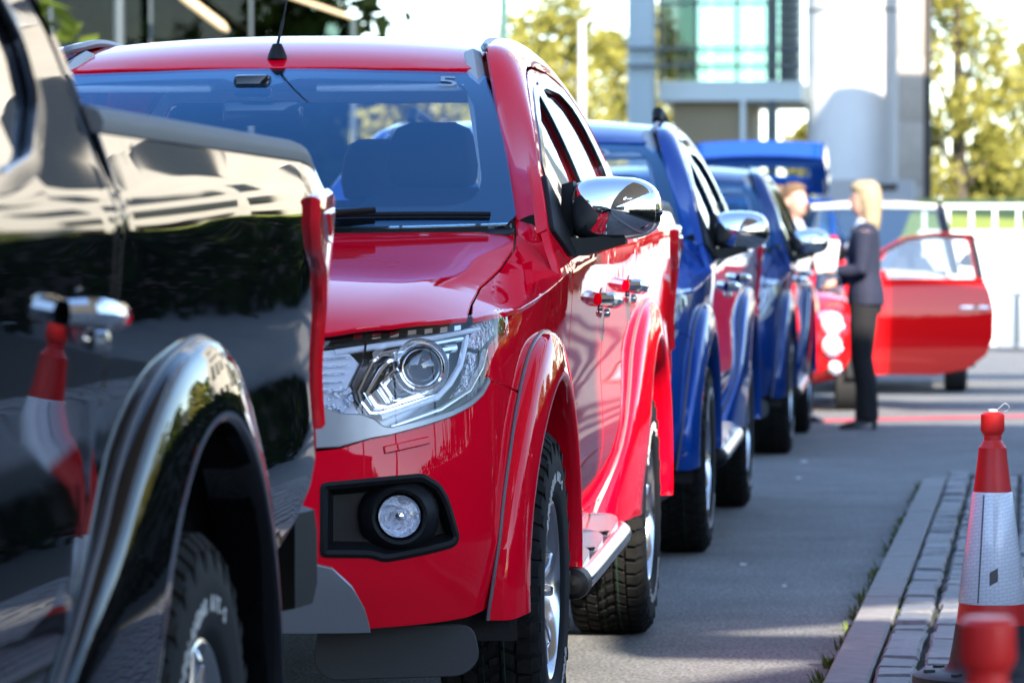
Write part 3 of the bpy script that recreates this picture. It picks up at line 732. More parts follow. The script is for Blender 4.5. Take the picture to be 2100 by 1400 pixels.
        panel('mirror_foot', rounded([(.315, 1.228), (.44, 1.165), (.62, 1.17), (.61, 1.24), (.52, 1.37)], .02, 3), sidep, BL, mr, h=.04, off=.012, depth=.02, sx=sx)
        mb = MB(); mb.tube([(sx*1.022, .5455+.012, 1.272), (sx*1.05, .562, 1.272), (sx*1.072, .585, 1.274), (sx*1.084, .62, 1.276)], .0075, 8); mb.build('mirror_indicator', M['gloss'], mr)
    # --- tailgate and rear bumper
    tg = [(-.79, .62), (.79, .62), (.80, 1.0), (.785, 1.27), (.76, 1.325), (-.76, 1.325), (-.785, 1.27), (-.80, 1.0)]
    panel('tailgate', tg, lambda x, z: (x, 4.205-.015*(z-.9)**2-.02*(x/.8)**4, z), P, T, h=.06, depth=.05, orient=-1)
    mb = MB(); mb.box((0, 4.225, 1.12), (.26, .03, .07), bev=.012); mb.build('tailgate_handle', M['chrome'], T)
    mb = MB()
    rings = []
    for k in range(21):
        u = lerp(-1, 1, k/20); x = .865*u; y = 4.36-.24*abs(u)**4
        h_ = .125*(1-.35*abs(u)**6); zc_ = .635; rings.append([(x*.985, y-.16, zc_-h_), (x, y-.05, zc_-h_), (x, y, zc_-h_*.6), (x, y, zc_+h_*.5), (x, y-.03, zc_+h_), (x*.985, y-.16, zc_+h_)])
    mb.loft(rings, True, True); mb.build('rear_bumper', M['plastic'], T, ang=45)
    # --- bed floor, chassis, axles
    mb = MB(); mb.box((0, 3.29, .79), (1.55, 1.75, .06)); mb.build('bed_floor', P, T)
    mb = MB(); mb.box((0, 2.43, 1.05), (1.55, .03, .50)); mb.build('bed_front_wall', P, T)
    mb = MB(); mb.box((0, 1.42, .52), (1.30, 1.85, .16)); mb.box((0, -.2, .62), (.76, .95, .30)); mb.box((.45, 1.9, .42), (.09, 4.3, .14)); mb.box((-.45, 1.9, .42), (.09, 4.3, .14)); mb.build('chassis', M['under'], T)
    mb = MB(); mb.tube([(-.70, 3.0, .375), (.70, 3.0, .375)], .055, 12); mb.lathe([(.0, -.14), (.10, -.10), (.14, 0), (.10, .10), (0, .14)], 16, (0, 3.0, .375), 'X'); mb.build('rear_axle', M['under'], T)
    mb = MB(); mb.tube([(-.70, 0, .375), (.70, 0, .375)], .035, 10); mb.build('front_axle', M['under'], T)
    for sx in (1, -1):
        mb = MB(); mb.tube([(sx*.30, 3.9, .40), (sx*.35, 4.2, .395)], .035, 12); 
        if sx > 0: mb.build('exhaust_pipe', M['iron'], T)
    # --- cabin
    cab = empty('cabin_interior'); cab.parent = T
    mb = MB()
    rings = []
    for k in range(17):
        u = lerp(-1, 1, k/16); x = .70*u
        rings.append([(x, .36+.17*u*u, 1.205), (x, .60, 1.215), (x, .86, 1.19), (x, .93, 1.15), (x, .90, .95), (x, .36, .9)])
    mb.loft(rings, True, True); mb.build('dashboard', M['dash'], cab, ang=40)
    mb = MB(); mb.box((0, 1.6, .68), (1.42, 1.7, .1)); mb.build('cabin_floor', M['dash'], cab)
    for x in (-.37, .37):
        seat_shape('front_seat', x, 1.62, cab, 1.36, .26)
    for x in (-.36, .11, .56):
        seat_shape('rear_seat', x, 2.28, cab, 1.335, .20)
    mb = MB(); mb.lathe([(.168, -.013), (.181, 0), (.168, .013), (.155, 0), (.168, -.013)], 32)
    for a in (0, 2.2, 4.1): mb.box((.08*math.cos(a), .08*math.sin(a), 0), (.15, .03, .015), a)
    qs = Matrix.Rotation(R(-62), 3, 'X'); mb.v = [tuple(qs @ Vector(v)+Vector((-.37, 1.02, 1.17))) for v in mb.v]; mb.build('steering_wheel', M['dash'], cab)
    mb = MB(); mb.box((.0, 1.02, 1.545), (.215, .03, .066), bev=.014); mb.build('rear_view_mirror', M['gloss'], cab)
    mb = MB(); mb.box((-.02, .985, 1.615), (.10, .05, .06), bev=.014); mb.build('sensor_pod', M['gloss'], cab)
    for x in (-.34, .34):
        mb = MB(); mb.box((x, 1.10, 1.625), (.40, .14, .018), Matrix.Rotation(R(14), 3, 'X'), bev=.007); mb.build('sun_visor', M['trimgrey'], cab)
    panel('headlining', inset(rf, .03), lambda x, y: (x, y, roofz(x, y)-.05), M['trimgrey'], cab, h=.12, depth=.005, orient=-1)
    panel('rear_wall_trim', inset(bw, .03), lambda x, z: (x, cabb(x, z)[1]-.06, z), M['trimgrey'], cab, holes=[BWH], h=.1, depth=.01, orient=1)
    for sx in (1, -1):
        mb = MB(); mb.tube([(sx*(a[0]-.045), a[1]+.05, a[2]-.035) for a in Ic[0:28:3]], .03, 8); mb.build('pillar_trim', M['trimgrey'], cab)
        mb = MB(); mb.tube(catmull([(sx*.655, .90, 1.46), (sx*.61, .92, 1.45), (sx*.60, .90, 1.36), (sx*.635, .86, 1.28), (sx*.685, .84, 1.29)], 5), .013, 8); mb.build('grab_handle', M['trimgrey'], cab)
        mb = MB(); mb.box((sx*.70, 1.40, 1.40), (.02, .10, .40), Matrix.Rotation(R(-22*sx), 3, 'Y')); mb.build('pillar_trim', M['trimgrey'], cab)
        mb = MB(); mb.box((sx*.80, 1.4, .95), (.04, 1.75, .44)); mb.build('door_lining', M['dash'], cab)
    return T
def seat_shape(name, x, y, par, ztop, w):
    mb = MB()
    def rr(z, hw, d, yo):
        return [(x+hw*a, y+yo+d*b, z) for a, b in ((-1, -.5), (-.8, -1), (.8, -1), (1, -.5), (1, .6), (.7, 1), (-.7, 1), (-1, .6))]
    mb.loft([rr(.75, w*.95, .07, -.1), rr(.95, w, .08, -.05), rr(1.12, w*.97, .075, 0), rr(ztop-.06, w*.80, .06, .03), rr(ztop, w*.6, .04, .04)], True, True)
    s = mb.build(name, M['fabric'], par, ang=60)
    mb = MB()
    h0 = ztop-.005; q = w*.47
    mb.loft([rr(h0, q*.7, .03, .04), rr(h0+.015, q*.95, .045, .035), rr(h0+.06, q*1.05, .052, .035), rr(h0+.13, q*.98, .05, .04), rr(h0+.17, q*.82, .04, .045), rr(h0+.187, q*.5, .02, .05)], True, True)
    mb.build('headrest', M['fabric'], s, ang=60)
    mb = MB()
    for dx in (-.05, .05): mb.tube([(x+dx, y+.04, ztop-.05), (x+dx, y+.04, h0+.05)], .007, 6)
    mb.build('headrest_posts', M['chrome'], s)
def sidep(y, z): return (side(y, z), y, z)
def fend_s(s, z):
    p = fend(abs(s), z)
    return (p[0] if s >= 0 else -p[0], p[1], p[2])
def build_wheel(x, y, par, sx):
    W = empty('wheel', (x, y, .375)); W.parent = par; W.scale = (1, 1, 1)
    if sx < 0: W.rotation_euler = (0, 0, math.pi)
    prof = [(.213, -.100), (.222, -.112), (.25, -.1195), (.29, -.1215), (.325, -.120), (.343, -.116), (.356, -.106), (.363, -.09), (.366, -.05), (.367, 0), (.366, .05), (.363, .09), (.356, .106), (.343, .116), (.325, .120), (.31, .1215), (.306, .1225), (.29, .1222), (.25, .1195), (.234, .1175), (.230, .1150), (.222, .112), (.213, .100)]
    ty = link('tyre', WHEEL['tyre'] if 'tyre' in WHEEL else None, W) if 'tyre' in WHEEL else MB().lathe(prof, 72, ax='X').build('tyre', M['rubber'], W, ang=50)
    WHEEL['tyre'] = ty.data
    if 'blocks' not in WHEEL:
        mb = MB(); n = 52; rnd = random.Random(3)
        def blk(a0, a1, b0, b1, r0, r1, sk=0.0, drop0=0.0, drop1=0.0):
            vs = []
            for r in (r0, r1):
                for b, dr in ((b0, drop0), (b1, drop1)):
                    for a in (a0, a1):
                        aa = a+sk*(b-b0)/max(1e-6, (b1-b0)); ts = .0 if r == r0 else .03*(a1-a0)*(1 if a == a0 else -1)
                        rr = r-dr
                        vs.append((b, rr*math.cos(aa+ts), rr*math.sin(aa+ts)))
            mb.add(vs, [(0, 1, 3, 2), (4, 6, 7, 5), (0, 4, 5, 1), (2, 3, 7, 6), (0, 2, 6, 4), (1, 5, 7, 3)])
        st = 2*math.pi/n
        for i in range(n):
            a = i*st
            for s in (-1, 1):
                w = st*(.74 if i % 2 else .66)
                b = (.068, .104)
                # shoulder block that folds over to the side wall
                if s > 0:
                    blk(a, a+w, .066, .098, .355, .3755, .01, 0, .002); blk(a, a+w, .098, .1155, .345, .3735, .0, 0, .018)
                    if i % 2: blk(a+.01, a+w-.01, .1155, .121, .322, .352, 0, 0, .004)
                else:
                    blk(a, a+w, -.098, -.066, .355, .3755, .01, .002, 0); blk(a, a+w, -.1155, -.098, .345, .3735, .0, .018, 0)
            o = st*.5
            blk(a+o, a+o+st*.72, .030, .060, .355, .376, .035); blk(a+o, a+o+st*.72, -.060, -.030, .355, .376, .035)
            blk(a, a+st*.42, .002, .024, .355, .3763, -.03); blk(a+st*.45, a+st*.85, -.024, -.002, .355, .3763, -.03)
        WHEEL['blocks'] = mb.build('tread_blocks', M['tread'], W, smooth=False)
        WHEEL['blocks']['kind'] = 'stuff'
        WHEEL['blocks'].parent = ty
        mb = MB(); mb.lathe([(.3764, .0360), (.3764, .0385)], 72, ax='X'); mb.lathe([(.3764, -.012), (.3764, -.0105)], 72, ax='X')
        WHEEL['line'] = mb.build('tread_mark', M['greenline'], ty, recalc=False)
        # raised white lettering round the side wall, twice
        mb = MB()
        for start, word in ((100, 'GEOLANDAR A/T-S'), (280, 'GEOLANDAR A/T-S')):
            for i, ch in enumerate(word):
                if ch == ' ': continue
                vs, fs = text_mesh(ch, .034, .0010)
                th = R(start-(i-len(word)/2)*5.6)
                out = []
                for v in vs:
                    rr = .268+v.y; aa = th-v.x/.268
                    out.append((.1222+v.z+.0006, rr*math.cos(aa), rr*math.sin(aa)))
                mb.add(out, fs)
        WHEEL['text'] = mb.build('side_wall_lettering', M['white'], ty, smooth=False, recalc=False); WHEEL['text']['kind'] = 'stuff'
        # rim
        mb = MB(); mb.lathe([(.205, -.098), (.217, -.098), (.212, -.085), (.198, -.06), (.195, .03), (.203, .085), (.216, .100), (.2165, .107), (.211, .109), (.205, .103), (.199, .086), (.192, .03), (.192, -.06), (.198, -.09), (.205, -.098)], 60, ax='X'); WHEEL['rim'] = mb.build('rim', M['alloy'], W, ang=40)
        mb = MB(); mb.lathe([(.191, -.02), (.15, -.03), (.14, -.03), (.06, -.02)], 48, ax='X'); WHEEL['disc'] = mb.build('brake_disc', M['iron'], W, recalc=False)
        mb = MB(); mb.lathe([(.0005, .083), (.03, .083), (.034, .078), (.06, .074), (.075, .062), (.08, .03)], 30, ax='X'); WHEEL['hub'] = mb.build('hub', M['alloydark'], W, ang=40)
        sp = []
        for k in range(6):
            A = k*math.pi/3+.12; mb = MB()
            for d in (-1, 1):
                def P3(r, t, xx):
                    a = A+d*lerp(.10, .21, (r-.06)/.135)+t; return (xx, r*math.cos(a), r*math.sin(a))
                rings = []
                for r, hw, xo in ((.055, .15, .070), (.10, .085, .084), (.15, .055, .092), (.197, .062, .094)):
                    rings.append([P3(r, -hw, xo-.03), P3(r, -hw, xo-.004), P3(r, -hw*.75, xo), P3(r, hw*.75, xo), P3(r, hw, xo-.004), P3(r, hw, xo-.03)])
                mb.loft(rings, True, True)
            sp.append(mb.build('spoke', M['alloy'], W, ang=25))
        WHEEL['spokes'] = sp
    else:
        for k in ('blocks', 'line', 'text'):
            c = link(WHEEL[k].name.split('.')[0], WHEEL[k].data, ty)
            if k != 'line': c['kind'] = 'stuff'
        for k in ('rim', 'disc', 'hub'): link(WHEEL[k].name.split('.')[0], WHEEL[k].data, W)
        for s in WHEEL['spokes']: link('spoke', s.data, W)
    return W
WHEEL = {}
TRUCK_LABEL = {
    'red': 'red metallic pickup truck with number five sticker and roof aerial parked behind the black pickup',
    'black': 'glossy black pickup truck whose tail lamp stands right before the red pickup bonnet',
    'blue1': 'blue metallic pickup truck with a round screen sticker directly behind the red pickup',
    'blue2': 'dark blue pickup truck beside the suited people, farthest of the pickup row'}
red = build_truck(M['red'], 'pickup_truck', (-1.835, 9.42, 0), TRUCK_LABEL['red'])
for yy in (0, 3.0):
    for sx in (1, -1): build_wheel(sx*.7625, yy, red, sx)
bpy.context.view_layer.update()
black = copy_tree(red, None, {M['red']: M['black']}); black.location = (-1.99, 2.83, 0); black['label'] = TRUCK_LABEL['black']
blue1 = copy_tree(red, None, {M['red']: M['blue']}); blue1.location = (-1.875, 15.95, 0); blue1['label'] = TRUCK_LABEL['blue1']
blue2 = copy_tree(red, None, {M['red']: M['navyblue']}); blue2.location = (-1.90, 24.3, 0); blue2['label'] = TRUCK_LABEL['blue2']
# ------------------------------------------------------------------ ground, road edge, setts
def asphalt():
    m = bpy.data.materials.new('asphalt'); m.use_nodes = True; nt = m.node_tree; b = nt.nodes['Principled BSDF']; L = nt.links
    tc = nt.nodes.new('ShaderNodeTexCoord')
    n1 = nt.nodes.new('ShaderNodeTexNoise'); n1.inputs['Scale'].default_value = 95; n1.inputs['Detail'].default_value = 4
    n2 = nt.nodes.new('ShaderNodeTexNoise'); n2.inputs['Scale'].default_value = 1.6; n2.inputs['Detail'].default_value = 9; n2.inputs['Roughness'].default_value = .7
    v = nt.nodes.new('ShaderNodeTexVoronoi'); v.inputs['Scale'].default_value = 85
    for n in (n1, n2, v): L.new(tc.outputs['Object'], n.inputs['Vector'])
    r1 = nt.nodes.new('ShaderNodeValToRGB'); r1.color_ramp.elements[0].position = .36; r1.color_ramp.elements[1].position = .72
    r1.color_ramp.elements[0].color = (.022, .022, .025, 1); r1.color_ramp.elements[1].color = (.26, .255, .24, 1)
    mx = nt.nodes.new('ShaderNodeMixRGB'); mx.blend_type = 'MULTIPLY'; mx.inputs[0].default_value = .7
    r2 = nt.nodes.new('ShaderNodeValToRGB'); r2.color_ramp.elements[0].position = .3; r2.color_ramp.elements[1].position = .7
    r2.color_ramp.elements[0].color = (.40, .40, .42, 1); r2.color_ramp.elements[1].color = (1, 1, 1, 1)
    ad = nt.nodes.new('ShaderNodeMath'); ad.operation = 'ADD'
    sc = nt.nodes.new('ShaderNodeMath'); sc.operation = 'MULTIPLY'; sc.inputs[1].default_value = .35
    L.new(v.outputs['Distance'], sc.inputs[0]); L.new(n1.outputs['Fac'], ad.inputs[0]); L.new(sc.outputs[0], ad.inputs[1])
    sb = nt.nodes.new('ShaderNodeMath'); sb.operation = 'SUBTRACT'; sb.inputs[1].default_value = .08; L.new(ad.outputs[0], sb.inputs[0])
    L.new(sb.outputs[0], r1.inputs[0]); L.new(n2.outputs['Fac'], r2.inputs[0]); L.new(r1.outputs[0], mx.inputs[1]); L.new(r2.outputs[0], mx.inputs[2])
    L.new(mx.outputs[0], b.inputs['Base Color']); b.inputs['Roughness'].default_value = .82
    bp = nt.nodes.new('ShaderNodeBump'); bp.inputs['Strength'].default_value = .6; bp.inputs['Distance'].default_value = .006
    L.new(ad.outputs[0], bp.inputs['Height']); L.new(bp.outputs[0], b.inputs['Normal'])
    return m
M['asphalt'] = asphalt()
M['kerb'] = mat('kerb_concrete', (.22, .21, .20), .8, noise=(14, .18), bump=(120, .35, .004))
M['sett'] = [mat('granite_sett', (.115+.02*k, .115+.019*k, .122+.018*k), .6, noise=(26, .28), bump=(60, .6, .006)) for k in range(3)]
M['earth'] = mat('joint_earth', (.025, .026, .020), .95, noise=(30, .4))
M['moss'] = mat('moss', (.055, .10, .015), .9, noise=(40, .0, (.13, .15, .02)))
gm = mk('ground', [(-600, -600, 0), (600, -600, 0), (600, 900, 0), (-600, 900, 0)], [(0, 1, 2, 3)], M['asphalt'], smooth=False); tag(gm, kind='structure')
KA = math.atan(.0169)
def kp(a, t, z=0.0):              # along the kerb a (from y = 4), across t
    return (-.466+a*math.sin(KA)+t*math.cos(KA), 4+a*math.cos(KA)-t*math.sin(KA), z)
KL = 17.25
bed = MB(); bed.prism([(0.005, 0), (KL-.005, 0), (KL-.005, 7.0), (0.005, 7.0)], lambda a, t: kp(a, t+.125, .038), lambda a, t: kp(a, t+.125, -.02))
sp = bed.build('pavement', M['earth'], smooth=False); tag(sp, kind='structure')
kb = empty('kerb'); tag(kb, kind='structure')
kb.location = kp(0, 0); 
def piece(L_, W_, H_, ch, m, rnd=None, wob=0.0):
    rnd = rnd or random
    w = lambda: (rnd.random()-.5)*2*wob
    b = [(-L_/2, -W_/2), (L_/2, -W_/2), (L_/2, W_/2), (-L_/2, W_/2)]
    b = [(x+w(), y+w()) for x, y in b]
    vs = [(y, x, -H_) for x, y in b]+[(y, x, -ch) for x, y in b]+[(y*(1-2*ch/W_), x*(1-2*ch/L_), w()*.5) for x, y in b]
    fs = [(0, 4, 5, 1), (1, 5, 6, 2), (2, 6, 7, 3), (3, 7, 4, 0), (4, 8, 9, 5), (5, 9, 10, 6), (6, 10, 11, 7), (7, 11, 8, 4), (8, 11, 10, 9)]
    me = bpy.data.meshes.new('stone'); me.from_pydata(vs, [], fs); me.materials.append(m); 
    bm = bmesh.new(); bm.from_mesh(me); bmesh.ops.recalc_face_normals(bm, faces=bm.faces); bm.to_mesh(me); bm.free()
    return me
kme = piece(.912, .117, .10, .006, M['kerb'])
a = 0; k = 0
while a < KL-.1:
    o = link('kerb_stone', kme, kb); L_ = .915
    o.location = Vector(kp(a+L_/2, .06, .06))-kb.location+Vector((0, 0, (random.random()-.5)*.004)); o.rotation_euler = (0, 0, -KA); a += L_
    if a+L_ > KL+.12: break
smes = [[piece(l, .104, .07, .009, M['sett'][k % 3], random.Random(k*7+int(l*100)), .006) for k in range(5)] for l in (.15, .19, .23, .27)]
rest = MB(); cnt = 0; rng = random.Random(4)
rows = [(r, .182+r*.1225) for r in range(14)]
allset = []
for r, t in rows:
    a = rng.random()*.1
    while a < KL-.28:
        li = rng.randrange(4); l = (.15, .19, .23, .27)[li]
        allset.append((r, t, a+l/2, li)); a += l+.012+rng.random()*.006
vis = sorted([s for s in allset if s[2] > 6.2 and s[0] < 7], key=lambda s: (s[0], s[2]))
vis = sorted(vis, key=lambda s: s[2]*.12+s[0]*.5)[:296]; vset = set((s[0], s[2]) for s in vis)
for r, t, a, li in allset:
    me = smes[li][rng.randrange(5)]; z = .062+(rng.random()-.5)*.008; rz = -KA+(rng.random()-.5)*.03
    rx, ry = (rng.random()-.5)*.05, (rng.random()-.5)*.03
    if (r, a) in vset:
        o = link('sett', me, sp); o.location = kp(a, t, z); o.rotation_euler = (rx, ry, rz)
    else:
        q = Matrix.Rotation(rz, 3, 'Z') @ Matrix.Rotation(ry, 3, 'Y') @ Matrix.Rotation(rx, 3, 'X'); c = Vector(kp(a, t, z))
        rest.add([q @ v.co+c for v in me.vertices], [tuple(p.vertices) for p in me.polygons])
so = rest.build('sett_field', M['sett'][1], sp, smooth=False); so['kind'] = 'stuff'
# moss and tufts in the joints
mo = MB(); rng = random.Random(8)
def tuft(p, h, n, sp_):
    for _ in range(n):
        a = rng.random()*6.28; r = rng.random()*sp_; b = Vector(p)+Vector((r*math.cos(a), r*math.sin(a), -.01))
        d = Vector((math.cos(a)*.6, math.sin(a)*.6, 1.0))*h*(.5+rng.random()); s = Vector((-math.sin(a), math.cos(a), 0))*(.002+.003*rng.random())
        mo.add([b-s, b+s, b+d*.6+s*.8, b+d, b+d*.6-s*.8], [(0, 1, 2, 3, 4)])
for k in range(420):
    a = rng.random()*KL
    if rng.random() < .75: tuft(kp(a, -.01-rng.random()*.02, .0), .012+.03*rng.random()**2, 5, .018)
    else: tuft(kp(a, .122+rng.choice((0, 0, .1225, .245)), .045), .012+.012*rng.random(), 4, .008)
for a in (6.9, 7.35, 8.9, 9.6, 6.4): 
    for _ in range(5): tuft(kp(a+rng.random()*.15, -.015-.02*rng.random(), 0), .028+.02*rng.random(), 7, .02)
mg = mo.build('moss_and_weeds', M['moss'], smooth=False, recalc=False); tag(mg, 'green moss and small weeds growing along the kerb joints', 'weeds', kind='stuff')
M['scrap'] = mat('paper_scrap', (.7, .7, .68), .8)
for k, (x, y, s) in enumerate(((-.82, 15.2, .022), (-.62, 14.2, .016), (-.9, 23.2, .03), (-.86, 21.4, .022))):
    mb = MB(); q = Matrix.Rotation(k*1.3, 3, 'Z')
    mb.box((x, y, .006), (s, s*.7, .008), q, bev=.002); o = mb.build('paper_scrap', M['scrap']); tag(o, 'tiny white paper scrap lying on the grey asphalt', 'litter', 'paper scraps on the asphalt')
# white and red paint line across the road in front of the small red car
M['redline'] = mat('red_road_paint', (.55, .05, .07), .7, noise=(12, .25))
mk('road_marking', [(-1.25, 28.9, .005), (.55, 30.2, .005), (.55, 30.62, .005), (-1.25, 29.35, .005)], [(0, 1, 2, 3)], M['redline'], smooth=False)['kind'] = 'structure'
# ------------------------------------------------------------------ traffic cones
M['conered'] = mat('cone_red_plastic', (.64, .015, .012), .42, noise=(9, .12), bump=(200, .15, .001))
M['coneblack'] = mat('cone_black_rubber', (.016, .016, .017), .6, noise=(12, .4))
def sleeve_mat():
    m = mat('reflective_sleeve', (.72, .73, .76), .28, coat=.8, coatr=.12)
    nt = m.node_tree; b = nt.nodes['Principled BSDF']; L = nt.links
    tc = nt.nodes.new('ShaderNodeTexCoord'); 
    mp = nt.nodes.new('ShaderNodeMapping'); mp.inputs['Rotation'].default_value = (.0, .25, .4)
    br = nt.nodes.new('ShaderNodeTexBrick'); br.inputs['Scale'].default_value = 26; br.inputs['Mortar Size'].default_value = .012; br.offset = .5
    br.inputs['Color1'].default_value = (.76, .77, .80, 1); br.inputs['Color2'].default_value = (.70, .71, .75, 1); br.inputs['Mortar'].default_value = (.42, .43, .48, 1)
    sx = nt.nodes.new('ShaderNodeSeparateXYZ'); cb = nt.nodes.new('ShaderNodeCombineXYZ')
    at = nt.nodes.new('ShaderNodeMath'); at.operation = 'ARCTAN2'; ml = nt.nodes.new('ShaderNodeMath'); ml.operation = 'MULTIPLY'; ml.inputs[1].default_value = .075
    tw = nt.nodes.new('ShaderNodeMath'); tw.operation = 'MULTIPLY_ADD'; tw.inputs[1].default_value = .15
    L.new(tc.outputs['Object'], sx.inputs[0]); L.new(sx.outputs[0], at.inputs[0]); L.new(sx.outputs[1], at.inputs[1]); L.new(at.outputs[0], ml.inputs[0])
    L.new(ml.outputs[0], cb.inputs[0]); L.new(ml.outputs[0], tw.inputs[0]); L.new(sx.outputs[2], tw.inputs[2]); L.new(tw.outputs[0], cb.inputs[1]); L.new(cb.outputs[0], br.inputs['Vector'])
    L.new(br.outputs['Color'], b.inputs['Base Color'])
    return m
M['sleeve'] = sleeve_mat()
def cone(loc, rz, label, string):
    C = empty('traffic_cone', loc, rz, label, 'traffic cone', 'traffic cones on the pavement')
    rad = lambda z: .108-.0735*((z-.03)/.58)
    mb = MB(); mb.lathe([(.0, .700), (.024, .700), (.030, .694), (.031, .655), (.028, .647), (.023, .640), (.023, .628), (.030, .616), (.036, .608), (.0365, .600)]+[(rad(z), z) for z in (.58, .50, .40, .30, .20, .15)], 40); mb.build('cone_body', M['conered'], C, ang=25)
    mb = MB(); mb.lathe([(rad(.492)+.0005, .494), (rad(.49)+.003, .49), (rad(.35)+.003, .35), (rad(.21)+.003, .21), (rad(.206)+.0005, .206)], 40); mb.build('reflective_sleeve', M['sleeve'], C, ang=40)
    p = lambda t: Vector((math.cos(t), math.sin(t), 0))
    mb = MB(); mb.tube([p(4.28)*(rad(z)+.0035)+Vector((0, 0, z)) for z in (.488, .40, .30, .212)], .0022, 6); mb.build('sleeve_seam', M['seal'], C)
    mb = MB(); mb.lathe([(rad(.152)+.0015, .152), (rad(.10)+.003, .10), (rad(.05)+.006, .05), (.125, .034), (.14, .03), (.19, .026), (.205, .018), (.207, 0), (.0, 0)], 40); bs = mb.build('cone_base', M['coneblack'], C, ang=35)
    for k in range(8):
        a = k*math.pi/4+.2; mb = MB(); mb.box((.165*math.cos(a), .165*math.sin(a), .028), (.03, .016, .014), a, bev=.003); mb.build('base_lug', M['coneblack'], bs)
    if string:
        mb = MB(); t = 4.75
        for (da, db, zz0, zz1) in ((-.13, .13, .262, .296),):
            n = 4
            q = [p(lerp(t+da, t+db, i/n))*(rad(z)+.0052)+Vector((0, 0, z+.012*(i/n-.5))) for z in (zz0, zz1) for i in range(n+1)]
            mb.add(q, [(i, i+1, n+2+i, n+1+i) for i in range(n)])
        mb.build('sleeve_label', M['iron'], C, recalc=False)
        mb = MB(); mb.lathe([(.0, .709), (.012, .708), (.014, .702), (.012, .698)], 14); mb.build('cap', M['white'], C)
        mb = MB(); mb.tube(catmull([(.008, 0, .704), (.018, -.006, .712), (.030, -.01, .722), (.040, -.008, .718), (.042, 0, .706), (.030, .004, .701)], 5), .0017, 6); mb.build('string_loop', M['white'], C)
    return C
cone((.083, 10.42, .064), 0.0, 'red and white traffic cone with a white string loop on its tip', True)
cone((.030, 4.36, .064), .6, 'red traffic cone with a bare tip standing before the string topped cone', False)
# ------------------------------------------------------------------ added unseen canopy that shades the parking row, cut to shape the light patches
M['soffit'] = mat('pale_stone_cladding', (.52, .47, .40), .7, noise=(1.2, .10))
M['beam'] = mat('grey_steel', (.30, .34, .36), .5)
HC = 9.5; OFX = HC/math.tan(SUN_EL)*math.cos(SUN_AZ); OFY = HC/math.tan(SUN_EL)*math.sin(SUN_AZ)
def cz(x, y): return (x+OFX, y+OFY, HC)
cn = empty('shade_canopy', (OFX, OFY, 0), 0, 'added unseen canopy roof on posts with openings shaped for the light patches', 'canopy')
outer = [(-5.4, -32), (4.2, -32), (4.2, 28.7), (-5.4, 28.9)]
h1 = [(-2.1, 12.9), (-1.3, 11.5), (-1.25, 10.0), (-.25, 11.78), (-1.05, 11.85), (-1.25, 14.0), (-2.1, 15.4)]  # opening shaped to let sun onto the red flank and the road
h2 = [(-1.15, 12.38), (1.8, 12.35), (1.8, 15.2)]
po = panel('shade_roof', outer, cz, M['soffit'], None, holes=[h1, h2], h=2.0, depth=.18, bev=.01); po.parent = cn; po.matrix_parent_inverse = Matrix.Translation((-OFX, -OFY, 0))
for x, ys in ((-5.2, (-31, -22, -12, -3)), (4.0, (-31, -22, -12, -3, 8, 18, 28))):
    for y in ys:
        mb = MB(); mb.tube([(x, y, 0), (x, y, HC-.18)], .16, 16); o = mb.build('post', M['beam'], cn)
for y, x0, w in ((36.6, -2.2, 1.9), (41.2, -2.0, 1.6)):
    mb = MB(); mb.box((x0+4, y, HC-.1), (8, w, .2)); mb.build('shade_beam', M['soffit'], cn)  # added beams out of view, casting shade bands on the far road
    mb = MB(); mb.tube([(x0+7.6, y, 0), (x0+7.6, y, HC-.2)], .16, 12); mb.build('post', M['beam'], cn)
mb = MB(); mb.prism([(-.50, 31.8), (6, 31.8), (6, 33.7), (-1.30, 33.6), (-1.0, 32.9)], lambda x, y: (x, y, HC), lambda x, y: (x, y, HC-.2)); mb.build('shade_beam', M['soffit'], cn, smooth=False)  # added; slanted end gives an upright shade edge on the open door
mb = MB(); mb.tube([(5.6, 32.6, 0), (5.6, 32.6, HC-.2)], .16, 12); mb.build('post', M['beam'], cn)
# ------------------------------------------------------------------ glass office building with the white tower
M['tower'] = mat('white_render', (.66, .65, .63), .75, noise=(.8, .04))
M['portal'] = mat('grey_render', (.42, .41, .40), .8, noise=(1.0, .05))
M['stone'] = mat('beige_stone', (.38, .32, .26), .75, noise=(2.2, .12))
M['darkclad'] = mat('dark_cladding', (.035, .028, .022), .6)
M['steelblue'] = mat('blue_grey_steel', (.26, .34, .38), .45)
M['darksteel'] = mat('dark_steel', (.05, .065, .07), .5)
M['officeglass'] = glass('office_glass', (.62, .80, .76), 1.6)
M['darkglass'] = glass('dark_glass', (.30, .36, .33), 1.18)
M['band'] = mat('pale_metal_band', (.45, .52, .53), .5)
M['soff2'] = mat('tan_soffit', (.22, .18, .11), .7)
B = empty('office_building', (-5, 90, 0), 0, 'glass and steel office building with a pale floor band and louvres', 'building')
def bx(name, x0, x1, y0, y1, z0, z1, m, par=B, bev=0.0):
    mb = MB(); mb.box(((x0+x1)/2-par.location.x, (y0+y1)/2-par.location.y, (z0+z1)/2), (x1-x0, y1-y0, z1-z0), bev=bev); return mb.build(name, m, par, smooth=bev > 0)
bx('column', -7.44, -6.84, 89.5, 90.1, 0, 13, M['steelblue'], bev=.05)
bx('column', -4.36, -4.12, 90.3, 90.6, 0, 13, M['darksteel'])
bx('floor_band', -6.80, -3.56, 90.2, 96, 4.83, 5.28, M['band'])
bx('floor_band', -6.80, -3.56, 90.2, 96, 8.2, 8.6, M['band'])
bx('soffit_wall', -6.5, -4.75, 90.6, 95.5, 3.05, 4.82, M['soff2'])
bx('dark_base', -6.7, -4.5, 90.7, 95.6, 0, 3.04, M['darkclad'])
bx('flat_roof', -7.5, -3.5, 89.4, 97, 12.6, 13.0, M['band'])
